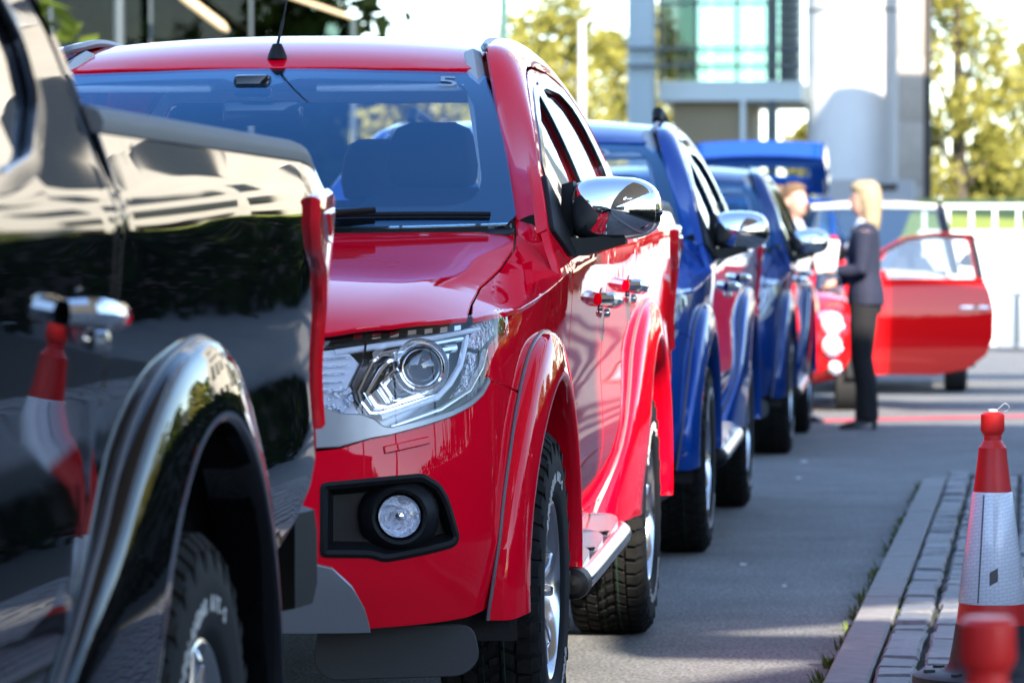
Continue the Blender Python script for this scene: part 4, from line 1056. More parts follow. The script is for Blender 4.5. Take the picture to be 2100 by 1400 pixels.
for k, (x0, x1, g) in enumerate(((-6.72, -5.98, 'darkglass'), (-5.92, -5.05, 'officeglass'), (-5.0, -4.22, 'officeglass'))):
    for z0, z1 in ((5.32, 7.0), (7.05, 8.18)):
        bx('window_pane', x0, x1, 90.32, 90.33, z0, z1, M[g])
    bx('window_pane', x0, x1, 95.6, 95.61, 5.32, 8.15, M['officeglass'])
for x in (-6.76, -5.95, -5.025, -4.2): bx('mullion', x-.035, x+.035, 90.25, 90.38, 5.28, 8.2, M['darksteel'])
for z in (5.55, 5.93): bx('hand_rail', -7.44, -3.56, 89.32, 89.40, z, z+.07, M['darksteel'])
bx('transom', -6.8, -4.15, 90.22, 90.36, 6.99, 7.06, M['darksteel'])
for k in range(11): 
    z = 5.35+k*.19; bx('louvre', -4.08, -3.60, 90.1, 90.5, z, z+.05, M['darksteel'])
bx('louvre_back', -4.08, -3.58, 90.6, 90.7, 5.28, 8.2, M['steelblue'])
bx('stay', -4.92, -4.82, 89.9, 90.0, 3.1, 4.82, M['band'])
TW = empty('white_tower', (-2.45, 91.2, 0), 0, 'round white rendered stair tower beside the square stone pillar', 'tower')
mb = MB(); mb.lathe([(1.04, 0), (1.04, 13), (0, 13)], 48); mb.build('tower_wall', M['tower'], TW)
for zz in (6.85,):
    mb = MB(); mb.lathe([(1.043, zz), (1.06, zz+.01), (1.06, zz+.05), (1.043, zz+.06)], 48); mb.build('shadow_gap_ring', M['darksteel'], TW)
PL = empty('stone_pillar', (-1.1, 90.0, 0), 0, 'square beige stone pillar with a dark flank beside the white tower', 'pillar')
for k in range(9): bx('stone_block', -1.41, -.83, 89.8, 90.6, 1.45*k, 1.45*k+1.44, M['stone'], PL, bev=.006)
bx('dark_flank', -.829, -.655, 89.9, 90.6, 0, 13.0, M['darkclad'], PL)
LB = empty('low_building', (-2.2, 86, 0), 0, 'low grey block with a dark slot window below the round tower', 'building')
bx('wall', -3.4, -1.0, 85.6, 88.5, 0, 2.95, M['portal'], LB); bx('slot_window', -1.75, -1.35, 85.57, 85.6, 2.72, 2.86, M['darkclad'], LB)
WB = empty('white_block', (-14, 122, 0), 0, 'distant white flat roofed block behind the dark lamp post', 'building')
bx('wall', -19, -11.95, 120, 126, 0, 7.4, M['tower'], WB); bx('roof_edge', -19.1, -11.9, 119.9, 126.1, 7.4, 7.6, M['tower'], WB)
bx('roof_unit', -12.9, -12.5, 121, 122, 7.6, 8.0, M['darksteel'], WB)
# ------------------------------------------------------------------ lawn bank, white wall and railing, planter
M['lawn'] = mat('lawn', (.20, .24, .02), .9, noise=(6, .3))
M['wwall'] = mat('white_wall', (.82, .80, .76), .8, noise=(2, .05))
M['rail'] = mat('white_rail', (.80, .80, .80), .4)
mk('lawn_bank', [(-.9, 57.4, 1.5), (40, 57.4, 1.5), (40, 62, 1.6), (40, 82, 2.48), (-.9, 82, 2.48), (-.9, 62, 1.6), (-.9, 57.4, -.1), (-.9, 82, -.1)], [(0, 1, 2, 5), (5, 2, 3, 4), (6, 0, 5, 7), (7, 5, 4)], M['lawn'], smooth=False)['kind'] = 'structure'
WW = empty('white_wall', (5, 57.2, 0), 0, 'low white rendered wall below the lawn', 'wall')
bx('wall', -.55, 2.4, 57.0, 57.4, 0, 1.53, M['wwall'], WW); bx('coping', -.6, 2.45, 56.93, 57.45, 1.53, 1.58, M['wwall'], WW)
RL = empty('railing', (5, 58.6, 1.5), 0, 'white post and rail fence along the lawn edge', 'railing')
def bxr(name, x0, x1, z0, z1): 
    mb = MB(); mb.box(((x0+x1)/2-5, 0, (z0+z1)/2-1.5), (x1-x0, .06, z1-z0)); return mb.build(name, M['rail'], RL, smooth=False)
bxr('top_rail', -.6, 2.4, 1.965, 2.02); bxr('bottom_rail', -.6, 2.4, 1.60, 1.64)
for k in range(9): bxr('baluster', -.55+k*.34, -.505+k*.34, 1.642, 1.963)
PB = empty('planter_box', (1.6, 53.5, 0), 0, 'grey metal barrier box standing before the white wall', 'barrier')
M['galv'] = mat('galvanised_metal', (.40, .44, .50), .5, metal=.4)
bx('box', .48, 3.4, 53.2, 54.2, .04, .77, M['galv'], PB, bev=.03); bx('top_rim', .44, 3.44, 53.15, 54.25, .772, .82, M['galv'], PB)
for x in (.75, 1.5, 2.4): bx('rib', x-.03, x+.03, 53.14, 53.2, .1, .74, M['darksteel'], PB)
# ------------------------------------------------------------------ lamp posts
def lamp_post(loc, h, m, label, head):
    P_ = empty('lamp_post', loc, 0, label, 'lamp post')
    mb = MB(); mb.tube([(0, 0, 0), (0, 0, h*.5), (0, 0, h)], [.085, .075, .06], 14); mb.build('post', m, P_)
    mb = MB(); mb.tube([(0, 0, 0), (0, 0, .5)], .13, 14); mb.build('base_sleeve', m, P_)
    if head:
        mb = MB(); mb.tube([(0, 0, h-.05), (.12, 0, h+.02), (.25, 0, h+.02)], .035, 8); mb.build('arm', m, P_)
        mb = MB(); rr = lambda x, k: [(x, .13*k*math.cos(a*.5236), h+.02+.075*k*math.sin(a*.5236)) for a in range(12)]
        mb.loft([rr(.10, .2), rr(.14, .75), rr(.25, 1), rr(.40, 1), rr(.52, .75), rr(.56, .2)], True, True); mb.build('lamp_head', M['white'], P_, ang=60)
    else:
        mb = MB(); mb.lathe([(.0, .3), (.12, .26), (.16, .1), (.10, 0)], 16, (0, 0, h)); mb.build('lamp_head', m, P_)
M['postgreen'] = mat('dark_green_steel', (.06, .13, .11), .5)
lamp_post((-8.0, 70, 0), 9.0, M['postgreen'], 'dark green steel lamp post before the distant white block', False)
lamp_post((-6.62, 70, 0), 5.42, M['white'], 'white lamp post with an oval head beside the office building', True)
# ------------------------------------------------------------------ trees
def leafmat(name, c, c2):
    m = bpy.data.materials.new(name); m.use_nodes = True; nt = m.node_tree; L = nt.links; nt.nodes.clear()
    o = nt.nodes.new('ShaderNodeOutputMaterial'); d = nt.nodes.new('ShaderNodeBsdfDiffuse'); t = nt.nodes.new('ShaderNodeBsdfTranslucent'); mx = nt.nodes.new('ShaderNodeMixShader'); mx.inputs[0].default_value = .4
    tc = nt.nodes.new('ShaderNodeTexCoord'); n = nt.nodes.new('ShaderNodeTexNoise'); n.inputs['Scale'].default_value = .9; n.inputs['Detail'].default_value = 5
    r = nt.nodes.new('ShaderNodeValToRGB'); r.color_ramp.elements[0].position = .35; r.color_ramp.elements[1].position = .65
    r.color_ramp.elements[0].color = (*c2, 1); r.color_ramp.elements[1].color = (*c, 1)
    L.new(tc.outputs['Object'], n.inputs['Vector']); L.new(n.outputs['Fac'], r.inputs[0]); L.new(r.outputs[0], d.inputs[0]); L.new(r.outputs[0], t.inputs[0])
    L.new(d.outputs[0], mx.inputs[1]); L.new(t.outputs[0], mx.inputs[2]); L.new(mx.outputs[0], o.inputs[0])
    return m
M['leafyellow'] = leafmat('autumn_leaves', (.40, .35, .09), (.26, .25, .05))
M['leafgreen'] = leafmat('green_leaves', (.13, .16, .025), (.06, .09, .015))
M['leafdark'] = leafmat('dark_leaves', (.030, .045, .013), (.010, .017, .007))
M['bark'] = mat('bark', (.07, .055, .04), .9, noise=(6, .3), bump=(20, .8, .03))
def tree(loc, h, r, m, label, seed, n=2600, leaf=.20, base=.28, dens=1.0, group=None):
    rnd = random.Random(seed); T = empty('tree', loc, 0, label, 'tree', group)
    mb = MB(); lean = (rnd.random()-.5)*.3
    tr = [(lean*(k/6)**2, .1*math.sin(k), h*.85*k/6) for k in range(7)]
    mb.tube(tr, [.030*h*(1-.13*k) for k in range(7)], 9)
    clumps = []
    for k in range(16):
        z = lerp(base, .97, (k+.5)/16)*h; t = (z/h-base)/(1-base)
        rr = r*(math.sin(math.pi*min(1, .12+.80*t**.8))**.7)
        a = k*2.4+rnd.random(); d = rr*(.35+.5*rnd.random())
        c = Vector((d*math.cos(a)+lean*t, d*math.sin(a), z)); clumps.append((c, rr*(.38+.2*rnd.random())+.12*r))
        if k < 12: mb.tube([(lean*(z/h)**2*.6, 0, z*.75), tuple(c*.6+Vector((0, 0, z*.36))), tuple(c)], [.010*h, .006*h, .002*h], 6)
    mb.build('trunk', M['bark'], T)
    vs = []; fs = []
    for i in range(n):
        c, cr = clumps[rnd.randrange(16)]
        while True:
            v = Vector((rnd.uniform(-1, 1), rnd.uniform(-1, 1), rnd.uniform(-1, 1)))
            if .15 < v.length < 1: break
        p = c+v*cr*(.75+.5*rnd.random()); s = leaf*(.6+.8*rnd.random())
        nn = Vector((rnd.gauss(0, 1), rnd.gauss(0, 1), rnd.gauss(.4, 1))).normalized(); u = nn.orthogonal().normalized(); w = nn.cross(u)
        k = len(vs); vs += [p-u*s*.5, p-u*.1*s+w*s*.32, p+u*s*.55, p-u*.1*s-w*s*.32]; fs.append((k, k+1, k+2, k+3))
    mk('crown', vs, fs, m, T, smooth=False)
    return T
tree((-11.3, 112, 0), 8.6, 2.2, M['leafyellow'], 'tall yellow leaved tree left of the office building, behind the white lamp post', 1, 9500, .21, .12)
tree((-9.3, 116, 0), 8.3, 1.9, M['leafyellow'], 'narrow yellow green tree close against the office building column', 2, 9500, .21, .10)
tree((-.05, 104, 0), 10.5, 1.45, M['leafyellow'], 'slim yellow poplar tree beside the dark flanked pillar', 3, 9000, .19, .06)
tree((2.5, 108, 0), 7.6, 1.7, M['leafyellow'], 'broad golden tree on the lawn to the right of the poplar', 4, 9000, .19, .06)
tree((.75, 112, 0), 5.0, 1.0, M['leafgreen'], 'small dark green tree between the poplar and the golden tree', 5, 4000, .25, .08)
tree((-4.1, 104, 0), 4.7, 1.0, M['leafyellow'], 'yellow tree seen below the office building floor band', 6, 4000, .25, .1)
for k, (x, y, hh, mm) in enumerate(((-12.2, 74, 4.9, 'leafyellow'), (-10.3, 75, 4.9, 'leafyellow'), (-8.6, 76, 4.6, 'leafyellow'), (-15.2, 76, 4.6, 'leafgreen'))):
    tree((x, y, 0), hh, 1.6, M[mm], 'low sunlit tree behind the pickup row', 20+k, 5000, .26, .05, group='low sunlit trees behind the row')
for k in range(9):
    tree((-11.4-1.25*k+.3*math.sin(k*3), 63+1.6*(k % 3), 0), 8.0+.8*math.sin(k*2.1), 1.9, M['leafdark'], 'dark woodland tree standing behind the glazed screen', 40+k, 5200, .36, .12, group='dark woodland trees behind the glazed screen')
# glazed screen with a tan sloping fascia in front of the dark trees
GS = empty('glazed_screen', (-15, 60, 0), 0, 'dark glazed screen with tan sloping fascia before the woodland', 'glass screen')
M['tan'] = mat('tan_fascia', (.50, .36, .20), .6)
for k in range(8):
    x1 = -9.2-1.55*k; x0 = x1-1.5
    zt = lambda x: 4.86+(-9.17-x)*.34
    mb = MB(); mb.prism([(x0+15, 0), (x1+15, 0), (x1+15, zt(x1)), (x0+15, zt(x0))], lambda x, z: (x, 0, z), lambda x, z: (x, .012, z)); mb.build('glass_pane', M['darkglass'], GS, smooth=False)
    mb = MB(); mb.box((x0+15-.02, .02, zt(x0)/2), (.045, .06, zt(x0))); mb.build('mullion', M['darksteel'], GS, smooth=False)
mb = MB(); mb.tube([(5.83, 0, 4.88), (-6.7, 0, 4.88+12.53*.34)], .035, 6); mb.build('fascia', M['tan'], GS)
mb = MB(); mb.box((5.85, .02, 2.43), (.05, .08, 4.86)); mb.build('end_post', M['darksteel'], GS)
BM_ = empty('diagonal_brace', (-11.2, 59, 0), 0, 'pale diagonal timber brace in front of the glazed screen', 'brace')
mb = MB(); mb.tube([(-1.35, 0, 6.1), (-.35, 0, 5.13), (.22, 0, 4.70), (.31, 0, 4.63)], [.07, .075, .07, .02], 8); mb.build('brace_bar', M['tan'], BM_)
mb = MB(); mb.tube([(-1.35, 0, 0), (-1.35, 0, 6.1)], .08, 8); mb.build('brace_post', M['darksteel'], BM_)
# ------------------------------------------------------------------ surroundings behind and beside the camera (they are seen in the paintwork)
M['brick'] = mat('dark_brick', (.075, .062, .055), .85, noise=(3, .25))
SH = empty('brick_hall', (-4, -24, 0), 0, 'long dark brick hall with pale doors across the yard', 'building')
bx('wall', -30, 16, -30, -24, 0, 7.2, M['brick'], SH); bx('roof_edge', -30.2, 16.2, -30.2, -23.8, 7.2, 7.6, M['darksteel'], SH)
for x in (-19, -7, 5): bx('roller_door', x, x+3.0, -23.98, -23.9, 0, 3.2, M['portal'], SH)
for x in (-23, -14, -11, -2, 1.5, 10): bx('window', x, x+1.6, -23.98, -23.92, 4.2, 6.0, M['gloss'], SH)
for k in range(6):
    tree((-34+k*13, -52, 0), 11, 4, M['leafgreen'], 'green yard tree rising behind the brick hall', 60+k, 1400, .6, .2, group='yard trees behind the brick hall')
EB = empty('stone_building', (24, 62, 0), 0, 'long low beige stone building with wide windows beyond the lawn', 'building')
bx('wall', 22, 32, 30, 92, 0, 4.2, M['stone'], EB); bx('roof_edge', 21.7, 32.3, 29.7, 92.3, 4.2, 4.5, M['tower'], EB)
for k in range(12): bx('window', 21.93, 22, 32.5+k*5, 34.9+k*5, 1.2, 3.4, M['gloss'], EB)
for k in range(5):
    tree((14+1.5*(k % 2), 34+k*11, 0), 4.6, 1.8, M['leafgreen' if k % 2 else 'leafyellow'], 'street tree in front of the beige stone building', 80+k, 1300, .4, .22, group='street trees before the beige stone building')
for k in range(7):
    tree((-12-2*(k % 2), 2+k*7, 0), 6.5, 2.3, M['leafgreen'], 'hedgerow tree along the far side of the yard', 90+k, 1500, .4, .12, group='hedgerow trees along the far side of the yard')

def hedge(loc, L_, h, w, label, seed):
    rnd = random.Random(seed); H_ = empty('hedge', loc, 0, label, 'hedge', 'clipped hedges beyond the pavement')
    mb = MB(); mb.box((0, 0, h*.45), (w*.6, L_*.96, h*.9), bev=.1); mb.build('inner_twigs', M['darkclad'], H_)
    vs = []; fs = []
    for i in range(2600):
        f = rnd.random(); y = rnd.uniform(-.5, .5)*L_
        if f < .4: p = Vector((-w/2, y, rnd.random()*h))
        elif f < .6: p = Vector((w/2, y, rnd.random()*h))
        else: p = Vector((rnd.uniform(-.5, .5)*w, y, h))
        p += Vector((rnd.gauss(0, .06), rnd.gauss(0, .06), rnd.gauss(0, .06))); s = .16*(.6+.8*rnd.random())
        nn = Vector((rnd.gauss(0, 1), rnd.gauss(0, 1), rnd.gauss(.4, 1))).normalized(); u = nn.orthogonal().normalized(); q = nn.cross(u)
        k = len(vs); vs += [p-u*s*.5, p+q*s*.3, p+u*s*.5, p-q*s*.3]; fs.append((k, k+1, k+2, k+3))
    mk('foliage', vs, fs, M['leafdark'], H_, smooth=False); return H_
for k in range(4): hedge((3.4, 9+k*9.4, 0), 9, 1.25, 1.0, 'long dark clipped hedge beyond the pavement', k)
h5 = hedge((3.1, 61, 0), 9.5, 2.6, 1.0, 'added unseen tall hedge darkening the reflections in the red pickup flank', 9)  # added out of view so the red flank mirrors something dark

AB = empty('tower_shade_block', (9, 72, 0), 0, 'added unseen cream block casting the shade on the round white tower', 'building')  # added out of view, height set for the arched shade on the tower
bx('wall', 4.2, 15, 69, 75, 0, 15.7, M['soffit'], AB); bx('roof_edge', 4.2, 15.1, 68.9, 75.1, 15.7, 15.95, M['tower'], AB)
for k in range(5):
    for j in range(5): bx('window', 5.2+k*1.9, 6.2+k*1.9, 68.94, 69, 1.2+j*2.8, 2.7+j*2.8, M['gloss'], AB)

OB = empty('office_shade_block', (4.6, 65, 0), 0, 'added unseen cream slab casting shade on the glass office building', 'building')  # added out of view to keep the office front in shade
bx('wall', 3.9, 6.9, 63, 68, 0, 25, M['soffit'], OB); bx('roof_edge', 3.8, 7.0, 62.9, 68.1, 25, 25.3, M['tower'], OB)
for k in range(3):
    for j in range(8): bx('window', 4.1+k*.95, 4.7+k*.95, 62.94, 63, 2.2+j*2.8, 3.8+j*2.8, M['gloss'], OB)
# ------------------------------------------------------------------ small cars farther back
M['fiatred'] = paint('bright_red_paint', (.62, .006, .008), .0, .35)
M['cream'] = paint('cream_paint', (.72, .66, .56), .0, .4)
M['lampwhite'] = mat('white_lamp', (.85, .86, .88), .12, coat=1.0)
M['ablack'] = mat('tyre_black', (.02, .02, .02), .8)
def bil(p00, p10, p11, p01, bul=0.0, nrm=(0, 0, 1)):
    p00, p10, p11, p01, nn = map(Vector, (p00, p10, p11, p01, nrm))
    def f(u, v):
        p = p00.lerp(p10, u).lerp(p01.lerp(p11, u), v)+nn*(bul*4*u*(1-u)*(.35+2.6*v*(1-v)))
        return (p.x, p.y, p.z)
    return f
SQ = [(0, 0), (1, 0), (1, 1), (0, 1)]
def small_car(name, loc, rz, label, cat, P, sec, gh, wheels, wr, group=None, open_top=False):
    """sec: (y, half width, low z, high z); gh: dict of greenhouse corners"""
    C = empty(name, loc, rz, label, cat, group)
    fw = pchip([(s[0], s[1]) for s in sec]); fl = pchip([(s[0], s[2]) for s in sec]); fh = pchip([(s[0], s[3]) for s in sec])
    rings = []; y0, y1 = sec[0][0], sec[-1][0]; N = 40
    for k in range(N+1):
        t = k/N; y = y0+(y1-y0)*(.5-.5*math.cos(math.pi*t)); w, l, h = fw(y), fl(y), fh(y); ring = []
        for i in range(32):
            a = 2*math.pi*i/32; ca, sa = math.cos(a), math.sin(a); e = 3.6
            rx = abs(ca)**(2/e)*(1 if ca > 0 else -1); rz_ = abs(sa)**(2/e)*(1 if sa > 0 else -1)
            zz = (l+h)/2+(h-l)/2*rz_; tum = 1-.05*max(0, rz_)**2-.06*max(0, -rz_)**3
            ring.append((w*rx*tum, y, zz))
        rings.append(ring)
    mb = MB(); mb.loft(rings, True, True); body = mb.build('body', P, C, ang=60)
    A, B_, Cc, D = gh['A'], gh['B'], gh['C'], gh['D']
    for sx in (1, -1):
        mb = MB(); mb.tube([(sx*A[0], A[1], A[2]-.03), (sx*lerp(A[0], B_[0], .5), lerp(A[1], B_[1], .48), lerp(A[2], B_[2], .54)), (sx*B_[0], B_[1], B_[2]-.01)], .035, 8); mb.build('screen_pillar', gh.get('pil', P), C)
        if not open_top:
         mb = MB(); mb.tube([(sx*D[0], D[1], D[2]-.05), (sx*Cc[0], Cc[1], Cc[2]-.01)], .055, 8); mb.build('rear_pillar', P, C)
        ym = lerp(B_[1], Cc[1], .52); wm = lerp(A[0], D[0], .5)
        if not open_top:
         mb = MB(); mb.tube([(sx*wm, ym, A[2]-.03), (sx*B_[0], ym, B_[2]-.01)], .04, 8); mb.build('middle_pillar', M['gloss'], C)
        f1 = bil((sx*A[0]*.995, A[1], A[2]), (sx*wm*.995, ym, A[2]), (sx*B_[0]*.99, ym, B_[2]), (sx*B_[0]*.99, B_[1], B_[2]))
        f2 = bil((sx*wm*.995, ym, A[2]), (sx*D[0]*.995, D[1], D[2]), (sx*Cc[0]*.99, Cc[1], Cc[2]), (sx*B_[0]*.99, ym, B_[2]))
        if not open_top: panel('side_window', SQ, f1, M['sideglass'], C, h=.25, depth=.004)
        if not open_top: panel('side_window', SQ, f2, M['sideglass'], C, h=.25, depth=.004)
        mb = MB(); mb.loft([[(sx*(A[0]+.02), A[1]+.25, A[2]+.03), (sx*(A[0]+.02), A[1]+.33, A[2]+.03), (sx*(A[0]+.02), A[1]+.33, A[2]+.08), (sx*(A[0]+.02), A[1]+.25, A[2]+.08)]]+[[(sx*(A[0]+.08+.10*q), A[1]+.22+.02*q, A[2]+.02), (sx*(A[0]+.08+.10*q), A[1]+.36, A[2]+.02), (sx*(A[0]+.08+.10*q), A[1]+.36, A[2]+.15), (sx*(A[0]+.08+.10*q), A[1]+.22+.02*q, A[2]+.15)] for q in (0, 1)], True, True); mb.build('door_mirror', gh.get('mir', P), C, ang=60)
        for wy in wheels:
            x = fw(wy)-.10
            wh = empty('wheel', (sx*x, wy, wr)); wh.parent = C
            mb = MB(); mb.lathe([(wr*.62, -.08), (wr*.9, -.10), (wr, -.08), (wr, .08), (wr*.92, .105), (wr*.66, .11), (wr*.62, .10)], 36, ax='X'); mb.build('tyre', M['ablack'], wh)
            mb = MB(); mb.lathe([(wr*.64, .06*sx), (wr*.64, .105*sx), (wr*.5, .08*sx), (.06, .085*sx), (.0, .09*sx)], 30, ax='X'); mb.build('rim', M['alloy'], wh, recalc=False)
            mb = MB(); mb.lathe([(wr+.055, .0), (wr+.055, .105*sx), (wr*.3, .103*sx)], 30, (sx*x, wy, wr+.01), ax='X', a0=-.1, a1=math.pi+.1); mb.build('wheel_arch', M['under'], C, recalc=False)
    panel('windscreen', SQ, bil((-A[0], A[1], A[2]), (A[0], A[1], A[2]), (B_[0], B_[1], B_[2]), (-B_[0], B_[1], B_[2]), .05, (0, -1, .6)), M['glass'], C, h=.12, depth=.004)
    if not open_top: panel('rear_window', SQ, bil((-D[0], D[1], D[2]), (D[0], D[1], D[2]), (Cc[0], Cc[1], Cc[2]), (-Cc[0], Cc[1], Cc[2]), .04, (0, 1, .3)), M['sideglass'], C, h=.12, depth=.004)
    e = .04
    if not open_top: panel('roof', SQ, bil((-B_[0]-e, B_[1]-.03, B_[2]), (B_[0]+e, B_[1]-.03, B_[2]), (Cc[0]+e, Cc[1]+.04, Cc[2]), (-Cc[0]-e, Cc[1]+.04, Cc[2]), .055, (0, 0, 1)), gh.get('roof', P), C, h=.08, depth=.05)
    for x in (-.34, .34): seat_shape('seat', x, lerp(B_[1], Cc[1], .32), C, A[2]+.12, .22)
    mb = MB(); mb.box((0, A[1]+.25, A[2]-.05), (A[0]*1.8, .4, .1), bev=.03); mb.build('dashboard', M['dash'], C)
    return C, fw
sec5 = [(0, .30, .36, .62), (.05, .52, .30, .70), (.15, .66, .24, .78), (.35, .755, .20, .86), (.6, .80, .19, .92), (.95, .815, .19, .955), (2.6, .815, .19, .98), (3.1, .80, .22, 1.0), (3.4, .73, .28, .96), (3.5, .62, .34, .88), (3.55, .40, .42, .78)]
gh5 = dict(A=(.70, .92, .94), B=(.56, 1.45, 1.36), C=(.54, 2.75, 1.43), D=(.66, 3.35, .98))
rc, _ = small_car('small_car', (-1.585, 31.0, 0), 0, 'bright red open topped small car with its door wide open behind the woman in navy', 'car', M['fiatred'], sec5, gh5, (.62, 2.92), .29, open_top=True)
for sx in (1, -1):
    for (x, y, z, r, n_) in ((.60, .13, .69, .085, 'headlamp'), (.60, .075, .52, .075, 'driving_lamp'), (.62, .09, .35, .045, 'fog_lamp')):
        hl = empty(n_, (sx*x, y-.045, z)); hl.parent = rc; hl.rotation_euler = (R(90), 0, R(26*sx))
        mb = MB(); mb.lathe([(.0, .045), (r*.5, .04), (r*.85, .026), (r, .0), (r, -.12)], 24); mb.build('lens', M['lampwhite'], hl, ang=50)
        mb = MB(); mb.lathe([(r, .005), (r+.010, .008), (r+.012, -.01), (r+.012, -.12)], 24); mb.build('ring', M['chrome'], hl, ang=50)
mb = MB(); mb.box((0, .0, .42), (.52, .04, .11), bev=.01); mb.build('number_plate', M['white'], rc)
mb = MB(); mb.box((0, .02, .55), (.50, .05, .04), bev=.012); mb.build('grille_bar', M['chrome'], rc)
dr = empty('door', (.805, 1.02, 0)); dr.parent = rc; dr.rotation_euler = (0, 0, R(-78))
DO = [(0, .27), (.60, .265), (.85, .31), (1.0, .42), (1.055, .56), (1.06, .78), (1.03, .92), (.985, 1.02), (.955, 1.20), (.915, 1.385), (.60, 1.40), (.35, 1.36), (.16, 1.26), (.03, 1.06), (.0, .96)]
DWN = rounded([(.06, 1.03), (.93, 1.03), (.905, 1.18), (.87, 1.35), (.60, 1.365), (.37, 1.33), (.20, 1.245)], .03, 3)
def dskin(u, v): return (.03*math.sin(math.pi*min(1, max(0, (v-.2)/.85)))-.12*max(0, v-.98), u, v)
panel('door_panel', DO, dskin, M['fiatred'], dr, holes=[DWN], h=.06, depth=.07)
panel('window_frame', inset(DO, .004), lambda u, v: (dskin(u, v)[0], u, v), M['gloss'], dr, holes=[DWN, [(-.01, .2), (1.1, .2), (1.1, 1.03), (-.01, 1.03)]], h=.06, off=.004, depth=.004) if False else None
wf = MB(); wf.tube([Vector(dskin(u, v))+Vector((.006, 0, 0)) for u, v in ((.95, 1.03), (.925, 1.2), (.893, 1.37), (.60, 1.383), (.36, 1.345), (.18, 1.253), (.03, 1.05))], .016, 8); wf.build('window_frame', M['gloss'], dr)
panel('quarter_trim', [(.935, 1.03), (.985, 1.03), (.955, 1.20), (.91, 1.38), (.875, 1.36), (.91, 1.18)], dskin, M['gloss'], dr, h=.05, off=.006, depth=.01)
panel('window_glass', inset(DWN, -.008), dskin, M['sideglass'], dr, h=.1, off=-.02, depth=.004)
mb = MB(); mb.tube([Vector(dskin(u, .80))+Vector((.022, 0, 0)) for u in (.78, .82, .92, .99, 1.02)], [.012, .018, .019, .018, .012], 8); mb.build('door_handle', M['chrome'], dr)
mb = MB(); mb.box((-.06, .48, .66), (.05, .9, .68), bev=.02); mb.build('door_lining', M['dash'], dr)
mb = MB(); mb.box((.09, .10, 1.05), (.12, .16, .10), bev=.035); mb.build('wing_mirror', M['fiatred'], dr)
sec6 = [(0, .45, .40, .78), (.06, .68, .32, .92), (.2, .78, .26, 1.0), (.6, .84, .24, 1.05), (1.1, .86, .24, 1.1), (3.2, .86, .24, 1.12), (3.8, .84, .26, 1.12), (4.0, .74, .36, 1.05), (4.05, .5, .45, .95)]
gh6 = dict(A=(.76, 1.05, 1.10), B=(.60, 1.72, 1.70), C=(.60, 3.45, 1.70), D=(.74, 3.9, 1.12), mir=M['gloss'], pil=M['gloss'])
wc, _ = small_car('utility_car', (-.80, 35.6, 0), 0, 'cream tall car with black mirrors parked behind the red open door', 'car', M['cream'], sec6, gh6, (.80, 3.2), .33)
for sx in (1, -1):
    mb = MB(); mb.box((sx*.58, .06, .80), (.28, .12, .16), bev=.04); mb.build('headlamp', M['lampwhite'], wc)
    mb = MB(); mb.tube([(sx*.60, 1.75, 1.79), (sx*.60, 2.2, 1.80), (sx*.60, 3.3, 1.79)], .018, 8); mb.build('roof_bar', M['gloss'], wc)
mb = MB(); mb.box((0, .0, .62), (.8, .06, .16), bev=.02); mb.build('grille', M['gloss'], wc)
sec7 = [(0, .70, .40, .95), (.06, .80, .32, 1.05), (.25, .86, .26, 1.10), (1.0, .88, .24, 1.12), (3.2, .88, .24, 1.08), (3.9, .84, .26, 1.0), (4.2, .7, .34, .9), (4.3, .45, .42, .8)]
gh7 = dict(A=(.80, .02, 1.12), B=(.70, .30, 1.84), C=(.66, 2.6, 1.80), D=(.78, 3.4, 1.08))
bc, _ = small_car('family_car', (-2.10, 42.6, 0), 0, 'blue family car with its tailgate raised beyond the suited people', 'car', M['blue'], sec7, gh7, (.85, 3.4), .33)
tg = empty('tailgate', (0, .28, 1.87)); tg.parent = bc
def tgs(u, v): return (u*(.70-.04*v), -v*.88, .04+v*.36+.10*math.sin(v*3.0)-.03*u*u)
panel('tailgate_panel', rounded([(-1, 0), (1, 0), (1, 1), (-1, 1)], .1, 4), tgs, M['blue'], tg, holes=[rounded([(-.75, .08), (.75, .08), (.75, .45), (-.75, .45)], .05, 3)], h=.08, depth=.16)
panel('tailgate_window', [(-.78, .05), (.78, .05), (.78, .48), (-.78, .48)], tgs, M['sideglass'], tg, h=.1, off=-.03, depth=.004)
for sx in (1, -1):
    mb = MB(); mb.tube([(sx*.66, -.40, .16), (sx*.70, -.05, -.35)], .014, 6); mb.build('gas_strut', M['darksteel'], tg)
